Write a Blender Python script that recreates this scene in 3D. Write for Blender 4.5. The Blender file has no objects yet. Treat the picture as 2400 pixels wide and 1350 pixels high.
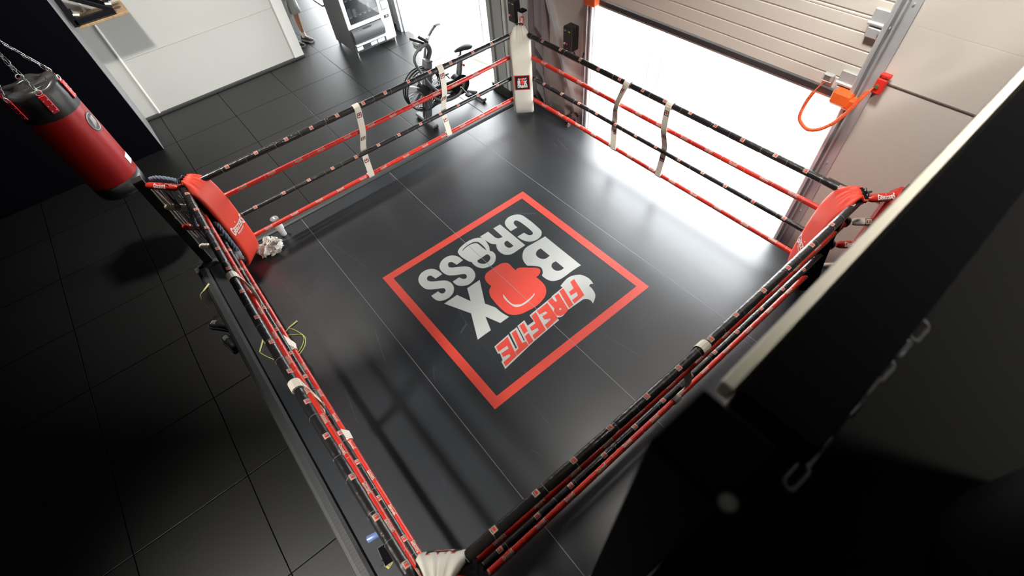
import bpy, bmesh, math, random
from mathutils import Vector, Matrix, noise
random.seed(7)
PI = math.pi
sc = bpy.context.scene
COL = sc.collection

# ------------------------------------------------------------------ camera
CAM = Vector((2.6216, -1.7405, 4.3))
cam_data = bpy.data.cameras.new('camera')
cam = bpy.data.objects.new('camera', cam_data)
COL.objects.link(cam)
RX = Vector((0.63088455, 0.77219255, -0.07552052))
DN = Vector((0.58730932, -0.53889298, -0.6038726))
FW = Vector((-0.5070034, 0.33661999, -0.79349514))
m3 = Matrix((RX, -DN, -FW)).transposed()
cam.matrix_world = Matrix.Translation(CAM) @ m3.to_4x4()
cam_data.sensor_width = 36.0
cam_data.lens = 1121.0857 * 36.0 / 2400.0
cam_data.clip_start = 0.02
cam_data.dof.use_dof = True
cam_data.dof.focus_distance = 5.0
cam_data.dof.aperture_fstop = 1.6
sc.camera = cam

# ------------------------------------------------------------------ world, light, exposure
sc.view_settings.view_transform = 'Standard'
sc.view_settings.look = 'None'
sc.view_settings.gamma = 1.0
sc.view_settings.use_curve_mapping = False
sc.view_settings.exposure = 0.0
W = bpy.data.worlds.new('world'); sc.world = W; W.use_nodes = True
bg = W.node_tree.nodes['Background']
bg.inputs[0].default_value = (0.93, 0.97, 1.0, 1)
bg.inputs[1].default_value = 17.0

def area(name, loc, target, sx, sy, power, col, portal=False, spread=180):
    d = bpy.data.lights.new(name, 'AREA'); d.shape = 'RECTANGLE'; d.size = sx; d.size_y = sy
    d.energy = power; d.color = col
    d.spread = math.radians(spread)
    if portal: d.cycles.is_portal = True
    o = bpy.data.objects.new(name, d); COL.objects.link(o)
    o.location = loc
    o.rotation_euler = (Vector(target) - Vector(loc)).to_track_quat('-Z', 'Y').to_euler()
    return o
area('door_portal_main', (0, 2.75, 1.0), (0, 0, 1.0), 3.0, 2.0, 1, (1, 1, 1), True)
area('door_portal_side', (-5.0, 2.75, 1.2), (-5.0, 0, 1.2), 3.2, 2.5, 1, (1, 1, 1), True)
area('door_portal_far', (-10.2, 2.75, 1.3), (-10.2, 0, 1.3), 4.9, 2.7, 1, (1, 1, 1), True)
LAMPS = [((-3.4, -1.9, 5.9), 0.35, 0.35, 200, (-4.9, -0.7), 92), ((1.7, -6.4, 5.9), 1.0, 1.0, 100, (1.3, -2.5), 38), ((1.4, 0.9, 5.9), 0.9, 0.9, 125, (1.6, 3.9), 100), ((4.6, 0.2, 5.9), 0.4, 0.4, 75, (1.1, 0.6), 62)]  # last entry is an added lamp that brightens the cream handrail edge
for i, (l, a_, b_, p_, tg, spr) in enumerate(LAMPS):
    area('ceiling_lamp_light', (l[0], l[1], l[2] - 0.09), (tg[0], tg[1], 0.3), a_, b_, p_, (1.0, 0.96, 0.90), spread=spr)

# ------------------------------------------------------------------ helpers
def tag(o, label=None, cat=None, group=None, kind=None):
    if label: o['label'] = label
    if cat: o['category'] = cat
    if group: o['group'] = group
    if kind: o['kind'] = kind
    return o
def empty(name, loc=(0, 0, 0), label=None, cat=None, group=None, rz=0):
    o = bpy.data.objects.new(name, None); COL.objects.link(o); o.location = loc; o.rotation_euler = (0, 0, rz)
    o.empty_display_size = 0.1
    return tag(o, label, cat, group)

MATS = {}
def mat(name, col, rough=0.5, metal=0.0, bump=0.0, bscale=20.0, var=0.0, vscale=3.0, spec=0.5, emit=None, estr=1.0, coat=0.0, trans=0.0, ior=1.45, stretch=None, sheen=0.0):
    if name in MATS: return MATS[name]
    m = bpy.data.materials.new(name); m.use_nodes = True
    nt = m.node_tree; b = nt.nodes['Principled BSDF']
    b.inputs['Base Color'].default_value = (*col, 1)
    b.inputs['Roughness'].default_value = rough
    b.inputs['Metallic'].default_value = metal
    b.inputs['Specular IOR Level'].default_value = spec
    b.inputs['Coat Weight'].default_value = coat
    b.inputs['Transmission Weight'].default_value = trans
    b.inputs['IOR'].default_value = ior
    b.inputs['Sheen Weight'].default_value = sheen
    tc = nt.nodes.new('ShaderNodeTexCoord'); src = tc.outputs['Object']
    if stretch:
        mp = nt.nodes.new('ShaderNodeMapping'); mp.inputs['Scale'].default_value = stretch
        nt.links.new(src, mp.inputs[0]); src = mp.outputs[0]
    if var > 0:
        n = nt.nodes.new('ShaderNodeTexNoise'); n.inputs['Scale'].default_value = vscale; n.inputs['Detail'].default_value = 6
        nt.links.new(src, n.inputs['Vector'])
        r = nt.nodes.new('ShaderNodeMapRange'); r.inputs[1].default_value = 0.3; r.inputs[2].default_value = 0.7
        r.inputs[3].default_value = 1 - var; r.inputs[4].default_value = 1 + var
        nt.links.new(n.outputs[0], r.inputs[0])
        mx = nt.nodes.new('ShaderNodeVectorMath'); mx.operation = 'SCALE'
        mx.inputs[0].default_value = col
        nt.links.new(r.outputs[0], mx.inputs['Scale']); nt.links.new(mx.outputs[0], b.inputs['Base Color'])
    if bump > 0:
        n = nt.nodes.new('ShaderNodeTexNoise'); n.inputs['Scale'].default_value = bscale; n.inputs['Detail'].default_value = 5
        nt.links.new(src, n.inputs['Vector'])
        bp = nt.nodes.new('ShaderNodeBump'); bp.inputs['Strength'].default_value = bump; bp.inputs['Distance'].default_value = 0.01
        nt.links.new(n.outputs[0], bp.inputs['Height']); nt.links.new(bp.outputs[0], b.inputs['Normal'])
    if emit:
        b.inputs['Emission Color'].default_value = (*emit, 1); b.inputs['Emission Strength'].default_value = estr
    MATS[name] = m
    return m

class MB:
    """collects shapes, then links them as one mesh object"""
    def __init__(s): s.v = []; s.f = []; s.mi = []; s.cur = 0; s.sm = []; s.smooth = False
    def add(s, vs, fs, smooth=None):
        o = len(s.v); s.v += [tuple(v) for v in vs]
        for f in fs: s.f.append([i + o for i in f]); s.mi.append(s.cur); s.sm.append(s.smooth if smooth is None else smooth)
        return s
    def box(s, c, d, rot=None):
        x, y, z = [k / 2 for k in d]
        vs = [Vector((a, b, e)) for a in (-x, x) for b in (-y, y) for e in (-z, z)]
        if rot is not None: vs = [rot @ v for v in vs]
        vs = [v + Vector(c) for v in vs]
        return s.add(vs, [(0, 1, 3, 2), (4, 6, 7, 5), (0, 4, 5, 1), (2, 3, 7, 6), (0, 2, 6, 4), (1, 5, 7, 3)], False)
    def bx(s, x0, x1, y0, y1, z0, z1):
        return s.box(((x0 + x1) / 2, (y0 + y1) / 2, (z0 + z1) / 2), (x1 - x0, y1 - y0, z1 - z0))
    def rbox(s, c, d, r=0.01, rot=None, seg=3):
        """box with rounded vertical edges and a small top and bottom chamfer (rot optional)"""
        x, y, z = [k / 2 for k in d]; r = min(r, x * .98, y * .98, z * .98)
        rings = []
        for zz, ins in ((-z, r), (-z + r, 0), (z - r, 0), (z, r)):
            ring = []
            for sx, sy, a0 in ((1, 1, 0), (-1, 1, PI / 2), (-1, -1, PI), (1, -1, 1.5 * PI)):
                for k in range(seg + 1):
                    a = a0 + PI / 2 * k / seg
                    rr = r * (1 if ins == 0 else .35); e = r - rr if ins else 0
                    ring.append(Vector((sx * (x - r) + math.cos(a) * rr, sy * (y - r) + math.sin(a) * rr, zz)))
            rings.append(ring)
        n = len(rings[0]); vs = [v for ring in rings for v in ring]
        if rot is not None: vs = [rot @ v for v in vs]
        vs = [v + Vector(c) for v in vs]
        fs = [(a * n + i, a * n + (i + 1) % n, (a + 1) * n + (i + 1) % n, (a + 1) * n + i) for a in range(3) for i in range(n)]
        fs += [tuple(range(n))[::-1], tuple(range(3 * n, 4 * n))]
        return s.add(vs, fs, False)
    def tube(s, pts, r, n=10, caps=True, smooth=True, closed=False, flat=1.0):
        pts = [Vector(p) for p in pts]; N = len(pts)
        rs = r if isinstance(r, (list, tuple)) else [r] * N
        tans = []
        for i in range(N):
            a = pts[(i - 1) % N if closed else max(i - 1, 0)]; b = pts[(i + 1) % N if closed else min(i + 1, N - 1)]
            t = (b - a); tans.append(t.normalized() if t.length > 1e-9 else Vector((0, 0, 1)))
        up = Vector((0, 0, 1)) if abs(tans[0].z) < .9 else Vector((1, 0, 0))
        u = (up - tans[0] * up.dot(tans[0])).normalized(); vs = []
        for i in range(N):
            u = (u - tans[i] * u.dot(tans[i])).normalized(); w = tans[i].cross(u)
            for k in range(n):
                a = 2 * PI * k / n; vs.append(pts[i] + (u * math.cos(a) * flat + w * math.sin(a)) * rs[i])
        fs = []
        for i in range(N if closed else N - 1):
            for k in range(n):
                a = i * n + k; b = i * n + (k + 1) % n; c_ = ((i + 1) % N) * n + (k + 1) % n; d = ((i + 1) % N) * n + k
                fs.append((a, b, c_, d))
        s.add(vs, fs, smooth)
        if caps and not closed:
            s.add(vs[:n], [tuple(range(n))[::-1]], False); s.add(vs[-n:], [tuple(range(n))], False)
        return s
    def cyl(s, a, b, r, n=16, r2=None, smooth=True):
        return s.tube([a, b], [r, r if r2 is None else r2], n=n, smooth=smooth)
    def lathe(s, prof, c=(0, 0, 0), n=32, smooth=True, rot=None):
        vs = []
        for r, z in prof:
            for k in range(n):
                a = 2 * PI * k / n; v = Vector((math.cos(a) * r, math.sin(a) * r, z))
                if rot is not None: v = rot @ v
                vs.append(v + Vector(c))
        m = len(prof)
        return s.add(vs, [(i * n + k, i * n + (k + 1) % n, (i + 1) * n + (k + 1) % n, (i + 1) * n + k) for i in range(m - 1) for k in range(n)], smooth)
    def ribbon(s, pts, wd, w, th=0.003):
        """flat strap along pts, wd = width direction(s)"""
        pts = [Vector(p) for p in pts]; vs = []; N = len(pts)
        wds = wd if isinstance(wd, list) else [wd] * N
        for i, p in enumerate(pts):
            t = (pts[min(i + 1, N - 1)] - pts[max(i - 1, 0)]).normalized()
            d = Vector(wds[i]); d = (d - t * d.dot(t)).normalized(); nn = t.cross(d)
            for a, b in ((-1, -1), (1, -1), (1, 1), (-1, 1)): vs.append(p + d * (w / 2 * a) + nn * (th / 2 * b))
        fs = [(i * 4 + k, i * 4 + (k + 1) % 4, (i + 1) * 4 + (k + 1) % 4, (i + 1) * 4 + k) for i in range(N - 1) for k in range(4)]
        fs += [(3, 2, 1, 0), (4 * N - 4, 4 * N - 3, 4 * N - 2, 4 * N - 1)]
        return s.add(vs, fs, False)
    def build(s, name, m, parent=None, loc=None, fixn=True):
        me = bpy.data.meshes.new(name); me.from_pydata([tuple(v) for v in s.v], [], s.f)
        ms = m if isinstance(m, (list, tuple)) else [m]
        for k in ms: me.materials.append(k)
        for i, p in enumerate(me.polygons): p.material_index = s.mi[i]; p.use_smooth = s.sm[i]
        if fixn:
            bm = bmesh.new(); bm.from_mesh(me); bmesh.ops.recalc_face_normals(bm, faces=bm.faces); bm.to_mesh(me); bm.free()
        o = bpy.data.objects.new(name, me); COL.objects.link(o)
        if parent: o.parent = parent
        if loc: o.location = loc
        return o

def structure(o): o['kind'] = 'structure'; return o

# --- flat lettering and logos ------------------------------------------------
def curve_mesh(curve):
    o = bpy.data.objects.new('tmp', curve); COL.objects.link(o)
    dg = bpy.context.evaluated_depsgraph_get(); dg.update()
    me = bpy.data.meshes.new_from_object(o.evaluated_get(dg))
    bpy.data.objects.remove(o); bpy.data.curves.remove(curve)
    v = [tuple(x.co[:2]) for x in me.vertices]; f = [tuple(p.vertices) for p in me.polygons]
    bpy.data.meshes.remove(me)
    return v, f
def fill(loops):
    c = bpy.data.curves.new('tmp', 'CURVE'); c.dimensions = '2D'; c.fill_mode = 'BOTH'
    for L in loops:
        sp = c.splines.new('POLY'); sp.points.add(len(L) - 1); sp.use_cyclic_u = True
        for p, q in zip(sp.points, L): p.co = (q[0], q[1], 0, 1)
    return curve_mesh(c)
def text2d(t, h=1.0, bold=0.02):
    c = bpy.data.curves.new('tmp', 'FONT'); c.body = t; c.offset = bold; c.size = 1.0; c.resolution_u = 3
    v, f = curve_mesh(c)
    xs = [p[0] for p in v]; ys = [p[1] for p in v]
    x0, x1, y0, y1 = min(xs), max(xs), min(ys), max(ys); k = h / (y1 - y0)
    return [((x - (x0 + x1) / 2) * k, (y - (y0 + y1) / 2) * k) for x, y in v], f
def winged(word='GEEZERS', h=1.0, wid=2.6):
    v, f = text2d(word, 1.0, 0.035)
    w = max(p[0] for p in v)
    out = []
    for x, y in v:
        q = x / w; g = 0.55 + 0.85 * q ** 4 + 0.1 * q * q
        out.append((q * wid / 2 * h, (y * g + (0.18 * q * q - .08)) * h))
    v2, f2 = text2d('BOXING', 0.2, 0.02); w2 = max(p[0] for p in v2)
    o = len(out)
    out += [(x / w2 * wid * .26 * h, (y - .62 + .1 * (x / w2) ** 2) * h) for x, y in v2]
    f = list(f) + [tuple(i + o for i in t) for t in f2]
    o = len(out); star = [((.1 if k % 2 == 0 else .04) * h * math.sin(k * PI / 5), (.52 + (.1 if k % 2 == 0 else .04) * math.cos(k * PI / 5)) * h) for k in range(10)]
    out += star; f.append(tuple(range(o, o + 10)))
    return out, f
def place2d(mb, vf, fn, smooth=False):
    v, f = vf
    mb.add([fn(x, y) for x, y in v], f, smooth)
    return mb
# ------------------------------------------------------------------ materials
RED = mat('red_vinyl', (0.58, 0.028, 0.016), 0.38, bump=0.5, bscale=28, coat=0.2)
BLKV = mat('black_vinyl', (0.016, 0.015, 0.015), 0.34, bump=0.6, bscale=30, coat=0.3)
CREAM = mat('cream_vinyl', (0.70, 0.66, 0.56), 0.45, bump=0.15, bscale=20, var=0.05, vscale=4)
CREAMS = mat('cream_strap', (0.78, 0.72, 0.60), 0.6, bump=0.2, bscale=40)
BLKP = mat('black_print', (0.012, 0.012, 0.013), 0.5)
WHT = mat('white_print', (0.85, 0.83, 0.78), 0.5)
REDP = mat('red_print', (0.75, 0.04, 0.025), 0.5)
CORD = mat('grey_cord', (0.45, 0.44, 0.42), 0.7)
STEEL = mat('galvanised_steel', (0.62, 0.63, 0.64), 0.4, 0.45, bump=0.1, bscale=15, var=0.12)
DSTEEL = mat('dark_steel', (0.03, 0.03, 0.032), 0.4, 0.5)
CHROME = mat('chrome', (0.7, 0.7, 0.7), 0.18, 1.0)
BLACK = mat('black_paint', (0.005, 0.005, 0.007), 0.6, bump=0.1, spec=0.2)
GREYP = mat('grey_painted_metal', (0.36, 0.37, 0.36), 0.5, var=0.06)
BEIGE = mat('off_white_panel', (0.66, 0.60, 0.53), 0.45, bump=0.02, bscale=6, var=0.03)
WALLW = mat('white_wall', (0.50, 0.50, 0.47), 0.65, var=0.02, vscale=1.2)
CEIL = mat('dark_ceiling', (0.015, 0.015, 0.015), 0.8)

def mnode(nt, t, **k):
    n = nt.nodes.new(t)
    for a, b in k.items(): setattr(n, a, b)
    return n
def math_(nt, op, a, b=None, c=None):
    n = nt.nodes.new('ShaderNodeMath'); n.operation = op
    for i, x in enumerate((a, b, c)):
        if x is None: continue
        if isinstance(x, (int, float)): n.inputs[i].default_value = x
        else: nt.links.new(x, n.inputs[i])
    return n.outputs[0]
def floor_material():
    m = bpy.data.materials.new('rubber_floor_tiles'); m.use_nodes = True; nt = m.node_tree; b = nt.nodes['Principled BSDF']
    tc = mnode(nt, 'ShaderNodeTexCoord'); sp = mnode(nt, 'ShaderNodeSeparateXYZ'); nt.links.new(tc.outputs['Object'], sp.inputs[0])
    wob = mnode(nt, 'ShaderNodeTexNoise'); wob.inputs['Scale'].default_value = 0.7; nt.links.new(tc.outputs['Object'], wob.inputs['Vector'])
    def line(o, off):
        p = math_(nt, 'ADD', o, off)
        p = math_(nt, 'ADD', p, math_(nt, 'MULTIPLY', math_(nt, 'SUBTRACT', wob.outputs[0], 0.5), 0.03))
        d = math_(nt, 'ABSOLUTE', math_(nt, 'SUBTRACT', math_(nt, 'FRACT', p), 0.5))
        return math_(nt, 'SUBTRACT', 0.5, d)
    dx = line(sp.outputs[0], 0.1); dy = line(sp.outputs[1], 0.05)
    d = math_(nt, 'MINIMUM', dx, dy)
    r = mnode(nt, 'ShaderNodeMapRange'); nt.links.new(d, r.inputs[0]); r.inputs[1].default_value = 0.003; r.inputs[2].default_value = 0.006
    tile = mnode(nt, 'ShaderNodeTexWhiteNoise'); tile.noise_dimensions = '2D'
    cx = mnode(nt, 'ShaderNodeCombineXYZ'); nt.links.new(math_(nt, 'FLOOR', math_(nt, 'ADD', sp.outputs[0], .1)), cx.inputs[0]); nt.links.new(math_(nt, 'FLOOR', math_(nt, 'ADD', sp.outputs[1], .05)), cx.inputs[1])
    nt.links.new(cx.outputs[0], tile.inputs[0])
    n = mnode(nt, 'ShaderNodeTexNoise'); n.inputs['Scale'].default_value = 2.2; n.inputs['Detail'].default_value = 7; nt.links.new(tc.outputs['Object'], n.inputs['Vector'])
    n2 = mnode(nt, 'ShaderNodeTexNoise'); n2.inputs['Scale'].default_value = 160; nt.links.new(tc.outputs['Object'], n2.inputs['Vector'])
    v = math_(nt, 'ADD', math_(nt, 'MULTIPLY', n.outputs[0], 0.0025), math_(nt, 'MULTIPLY', tile.outputs[0], 0.0008))
    v = math_(nt, 'ADD', v, 0.0008)
    fl = math_(nt, 'MULTIPLY', math_(nt, 'GREATER_THAN', n2.outputs[0], 0.78), 0.008)
    v = math_(nt, 'ADD', v, fl)
    v = math_(nt, 'MULTIPLY', v, math_(nt, 'MAXIMUM', r.outputs[0], 0.1))
    cc = mnode(nt, 'ShaderNodeCombineColor')
    for i in range(3): nt.links.new(v, cc.inputs[i])
    nt.links.new(cc.outputs[0], b.inputs['Base Color'])
    nt.links.new(math_(nt, 'MULTIPLY', r.outputs[0], 0.6), b.inputs['Specular IOR Level'])
    b.inputs['Roughness'].default_value = 0.44; b.inputs['Specular IOR Level'].default_value = 0.7
    h = math_(nt, 'ADD', r.outputs[0], math_(nt, 'MULTIPLY', n2.outputs[0], 0.08))
    bp = mnode(nt, 'ShaderNodeBump'); bp.inputs['Strength'].default_value = 0.5; bp.inputs['Distance'].default_value = 0.003
    nt.links.new(h, bp.inputs['Height']); nt.links.new(bp.outputs[0], b.inputs['Normal'])
    return m
def canvas_material():
    m = bpy.data.materials.new('ring_mat_vinyl'); m.use_nodes = True; nt = m.node_tree; b = nt.nodes['Principled BSDF']
    tc = mnode(nt, 'ShaderNodeTexCoord'); src = tc.outputs['Object']
    def scratch(scale, ang, seed):
        mp = mnode(nt, 'ShaderNodeMapping'); mp.inputs['Rotation'].default_value = (0, 0, ang); mp.inputs['Scale'].default_value = (scale * 0.16, scale, 1); mp.inputs['Location'].default_value = (seed, seed * 2.3, 0)
        nt.links.new(src, mp.inputs[0])
        v = mnode(nt, 'ShaderNodeTexVoronoi'); v.feature = 'DISTANCE_TO_EDGE'; v.inputs['Scale'].default_value = 1.0; nt.links.new(mp.outputs[0], v.inputs['Vector'])
        k = mnode(nt, 'ShaderNodeTexNoise'); k.inputs['Scale'].default_value = 1.6; nt.links.new(mp.outputs[0], k.inputs['Vector'])
        l = math_(nt, 'LESS_THAN', v.outputs[0], 0.003)
        return math_(nt, 'MULTIPLY', l, math_(nt, 'GREATER_THAN', k.outputs[0], 0.62))
    s = math_(nt, 'MAXIMUM', scratch(1.7, 0.5, 3.1), math_(nt, 'MAXIMUM', scratch(2.3, 2.0, 7.7), scratch(3.0, -0.4, 11.3)))
    n = mnode(nt, 'ShaderNodeTexNoise'); n.inputs['Scale'].default_value = 1.8; n.inputs['Detail'].default_value = 8; nt.links.new(src, n.inputs['Vector'])
    v = math_(nt, 'ADD', math_(nt, 'MULTIPLY', n.outputs[0], 0.010), 0.014)
    v = math_(nt, 'ADD', v, math_(nt, 'MULTIPLY', s, 0.03))
    cc = mnode(nt, 'ShaderNodeCombineColor')
    nt.links.new(v, cc.inputs[0]); nt.links.new(math_(nt, 'MULTIPLY', v, 1.12), cc.inputs[1]); nt.links.new(math_(nt, 'MULTIPLY', v, 1.30), cc.inputs[2])
    nt.links.new(cc.outputs[0], b.inputs['Base Color'])
    rr = math_(nt, 'ADD', math_(nt, 'MULTIPLY', n.outputs[0], 0.08), 0.31)
    nt.links.new(rr, b.inputs['Roughness'])
    b.inputs['Specular IOR Level'].default_value = 0.8
    bp = mnode(nt, 'ShaderNodeBump'); bp.inputs['Strength'].default_value = 0.08; bp.inputs['Distance'].default_value = 0.02
    n3 = mnode(nt, 'ShaderNodeTexNoise'); n3.inputs['Scale'].default_value = 4; n3.inputs['Detail'].default_value = 8; nt.links.new(src, n3.inputs['Vector'])
    nt.links.new(n3.outputs[0], bp.inputs['Height']); nt.links.new(bp.outputs[0], b.inputs['Normal'])
    return m
def ribbed(name, col, period, axis=2, depth=0.004, rough=0.45, frac=0.06, st=0.8):
    m = bpy.data.materials.new(name); m.use_nodes = True; nt = m.node_tree; b = nt.nodes['Principled BSDF']
    b.inputs['Base Color'].default_value = (*col, 1); b.inputs['Roughness'].default_value = rough
    tc = mnode(nt, 'ShaderNodeTexCoord'); sp = mnode(nt, 'ShaderNodeSeparateXYZ'); nt.links.new(tc.outputs['Object'], sp.inputs[0])
    f = math_(nt, 'FRACT', math_(nt, 'DIVIDE', sp.outputs[axis], period))
    d = math_(nt, 'SUBTRACT', 0.5, math_(nt, 'ABSOLUTE', math_(nt, 'SUBTRACT', f, 0.5)))
    r = mnode(nt, 'ShaderNodeMapRange'); nt.links.new(d, r.inputs[0]); r.inputs[1].default_value = 0.0; r.inputs[2].default_value = frac
    bp = mnode(nt, 'ShaderNodeBump'); bp.inputs['Strength'].default_value = st; bp.inputs['Distance'].default_value = depth
    nt.links.new(r.outputs[0], bp.inputs['Height']); nt.links.new(bp.outputs[0], b.inputs['Normal'])
    return m
FLOORM = floor_material(); CANV = canvas_material()
DOORM = ribbed('door_panel_ribbed', (0.72, 0.66, 0.59), 0.12, 2, 0.006, frac=0.08)
WALLR = ribbed('wall_panel_ribbed', (0.68, 0.62, 0.56), 0.42, 2, 0.0008, frac=0.015)
CUSH = ribbed('cushion_stitched', (0.022, 0.023, 0.024), 0.03, 0, 0.002, 0.55, 0.3, 0.35)
CUSHY = ribbed('cushion_stitched_side', (0.030, 0.031, 0.032), 0.03, 1, 0.002, 0.55, 0.3, 0.35)

# ------------------------------------------------------------------ the building
structure(MB().bx(-13, 6, -9, 2.62, -0.05, 0).build('floor', FLOORM))
structure(MB().bx(-30, 25, 2.62, 40, -0.12, -0.02).build('ground_outside', mat('pale_concrete', (0.62, 0.62, 0.60), 0.8, var=0.04)))
cl = structure(MB().bx(-13, 6, -9, 2.9, 6.2, 6.3).build('ceiling', CEIL))
structure(MB().bx(-13.1, -13, -9, 2.9, 0, 6.2).build('wall_far', mat('dark_far_wall', (.05,.05,.05), .8)))
structure(MB().bx(6, 6.1, -9, 2.9, 0, 6.2).build('wall_right', BLACK))
structure(MB().bx(-13, 6, -9.1, -9, 0, 6.2).build('wall_front', BLACK))
# wall with the two door openings (plane y = 2.6); opening of door_1 x -1.47..1.45, side opening x -6.55..-3.5
wb = MB()
wb.bx(-13, -12.6, 2.6, 2.8, 0, 6.2)
wb.bx(-12.6, -7.9, 2.6, 2.8, 2.6, 6.2)
wb.bx(-7.9, -6.6, 2.6, 2.8, 0, 6.2)
wb.bx(-6.6, -3.5, 2.6, 2.8, 2.4, 6.2)
wb.bx(-3.5, -1.50, 2.6, 2.8, 0, 6.2)
wb.bx(-1.50, 1.47, 2.6, 2.8, 3.3, 6.2)
wb.bx(1.47, 6, 2.6, 2.8, 0, 6.2)
structure(wb.build('wall_back', WALLR))
for z in (1.16, 2.10):
    structure(MB().bx(1.62, 6, 2.592, 2.6, z - 0.004, z + 0.004).build('trim_1' if z < 2 else 'trim_2', mat('dark_joint', (0.16, 0.14, 0.12), 0.7)))
# steel column and frame left of the door
c = MB(); c.bx(-3.52, -3.20, 2.54, 2.6, 0.12, 5.5); c.bx(-3.52, -3.44, 2.50, 2.54, 0.12, 5.5); c.bx(-3.30, -3.20, 2.52, 2.54, 0.12, 5.5)
structure(c.build('trim_3', GREYP))
structure(MB().bx(-3.56, -3.1, 2.48, 2.6, 0, 0.13).build('baseboard_back', mat('black_base', (0.02, 0.02, 0.02), 0.6)))
c = MB(); c.bx(-3.2, -2.58, 2.56, 2.6, 0, 5.5); c.bx(-3.18, -3.12, 2.52, 2.56, 0, 5.5)
structure(c.build('trim_4', mat('pale_frame', (0.62, 0.64, 0.60), 0.5)))
c = MB(); c.bx(-2.58, -2.28, 2.575, 2.6, 0, 5.5); c.bx(-2.58, -2.56, 2.50, 2.575, 0, 5.5); c.bx(-2.30, -2.28, 2.50, 2.575, 0, 5.5)
structure(c.build('trim_5', mat('mauve_grey_steel', (0.34, 0.31, 0.32), 0.5)))
# diagonal brace
a, b = Vector((-2.36, 2.57, 2.0)), Vector((-1.56, 2.57, 0.05))
br = MB(); d = (b - a).normalized(); q = d.to_track_quat('Z', 'Y').to_matrix()
br.box((a + b) / 2, (0.085, 0.04, (b - a).length), q)
br.box(a, (0.16, 0.02, 0.2)); br.box(a + Vector((0, -.012, .03)), (0.03, 0.012, 0.03))
structure(br.build('trim_6', STEEL))
# side opening jamb
c = MB(); c.bx(-6.62, -6.55, 2.5, 2.6, 0, 3.4); c.bx(-6.55, -6.50, 2.55, 2.62, 0, 3.4); c.bx(-6.72, -6.64, 2.5, 2.6, 0, 3.4)
structure(c.build('trim_7', STEEL))
# partition wall and its white edge post
c = MB(); c.bx(-7.32, -7.2, -2.27, 0.56, 0, 3.0)
structure(c.build('wall_partition', WALLW))
c = MB(); c.bx(-7.34, -7.17, 0.50, 0.68, 0, 3.02)
structure(c.build('trim_8', mat('white_trim', (0.75, 0.75, 0.72), 0.5)))
c = MB(); c.tube([(-7.19, -2.03, 0), (-7.19, -2.03, 3.0)], 0.018, 8)
structure(c.build('trim_9', mat('white_pipe', (0.8, 0.8, 0.76), 0.4)))
structure(MB().bx(-7.2, -7.195, -2.0, 0.5, 0.925, 0.929).build('trim_10', mat('panel_joint', (0.45, 0.44, 0.40), 0.7)))
structure(MB().bx(-7.2, -7.14, -2.27, 0.68, 0, 0.03).build('baseboard_left', mat('dark_skirting', (0.04, 0.04, 0.04), 0.6)))
# dark block on the left
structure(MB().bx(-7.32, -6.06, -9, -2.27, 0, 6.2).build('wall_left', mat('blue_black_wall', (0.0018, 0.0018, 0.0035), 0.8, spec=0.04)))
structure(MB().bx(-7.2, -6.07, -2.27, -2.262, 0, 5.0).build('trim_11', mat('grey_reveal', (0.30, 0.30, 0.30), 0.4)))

# ---- sectional door
door = empty('door_1', (0, 2.62, 1.9)); door['kind'] = 'structure'
dp = MB()
for k in range(3):
    z0 = 0.02 + k * 0.56
    dp.rbox((-0.02, 0, z0 + 0.275), (2.94, 0.045, 0.5602), 0.006)
dp.build('door_panel', DOORM, door)
MB().bx(-1.49, 1.45, -0.035, 0.025, -0.04, 0.008).build('bottom_rail', mat('dark_alu', (0.09, 0.085, 0.085), 0.35, 0.6), door)
MB().bx(-1.49, 1.45, -0.028, 0.018, -0.062, -0.045).build('bottom_seal', mat('alu_light', (0.6, 0.58, 0.56), 0.35, 0.5), door)
for k, (hx, hz) in enumerate(((1.40, 0.575), (1.38, 0.10))):
    h = MB(); h.rbox((hx, -0.04, hz + .05), (0.13, 0.03, 0.10), 0.005); h.rbox((hx, -0.05, hz - .06), (0.11, 0.035, 0.07), 0.005)
    h.cyl((hx - .07, -0.06, hz), (hx + .09, -0.06, hz), 0.014); h.cyl((hx + .04, -0.065, hz - .04), (hx + .04, -0.085, hz - .04), 0.012, 8)
    h.build('hinge_bracket', STEEL, door)
MB().rbox((1.40, -0.04, 0.62 - .04), (0.02, 0.02, 0.02), 0.003).build('hinge_pin', CHROME, door)
def rail(x, s):
    r = MB(); z0, z1 = 0.02 - 1.9, 3.4 - 1.9
    r.bx(x - 0.045, x + 0.045, -0.03, -0.024, z0, z1)
    r.tube([(x - .03 * s, -0.075, z0), (x - .03 * s, -0.075, z1)], 0.019, 12)
    r.bx(x - 0.012, x - 0.006, -0.11, -0.03, z0, z1)
    r.bx(x + 0.02, x + 0.028, -0.09, -0.03, z0, z1)
    r.bx(x + s * 0.028, x + s * 0.10, -0.034, -0.028, z0, z1)
    for z in (-1.2, -.6, .1, .75, 1.2): r.cyl((x + .055 * s, -.034, z), (x + .055 * s, -.045, z), 0.008, 8)
    r.build('guide_rail', STEEL, door)
rail(-1.50, -1); rail(1.49, 1)
ORG = mat('orange_plastic', (0.85, 0.13, 0.02), 0.45)
o = MB(); o.rbox((1.42, -0.10, 0.02), (0.15, 0.09, 0.12), 0.02); o.rbox((1.50, -0.10, 0.0), (0.08, 0.075, 0.10), 0.015); o.build('roller_cover', ORG, door)
o = MB(); o.rbox((-1.44, -0.10, 0.02), (0.15, 0.09, 0.12), 0.02); o.rbox((-1.51, -0.10, 0.0), (0.08, 0.075, 0.10), 0.015); o.build('roller_cover', ORG, door)

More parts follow.
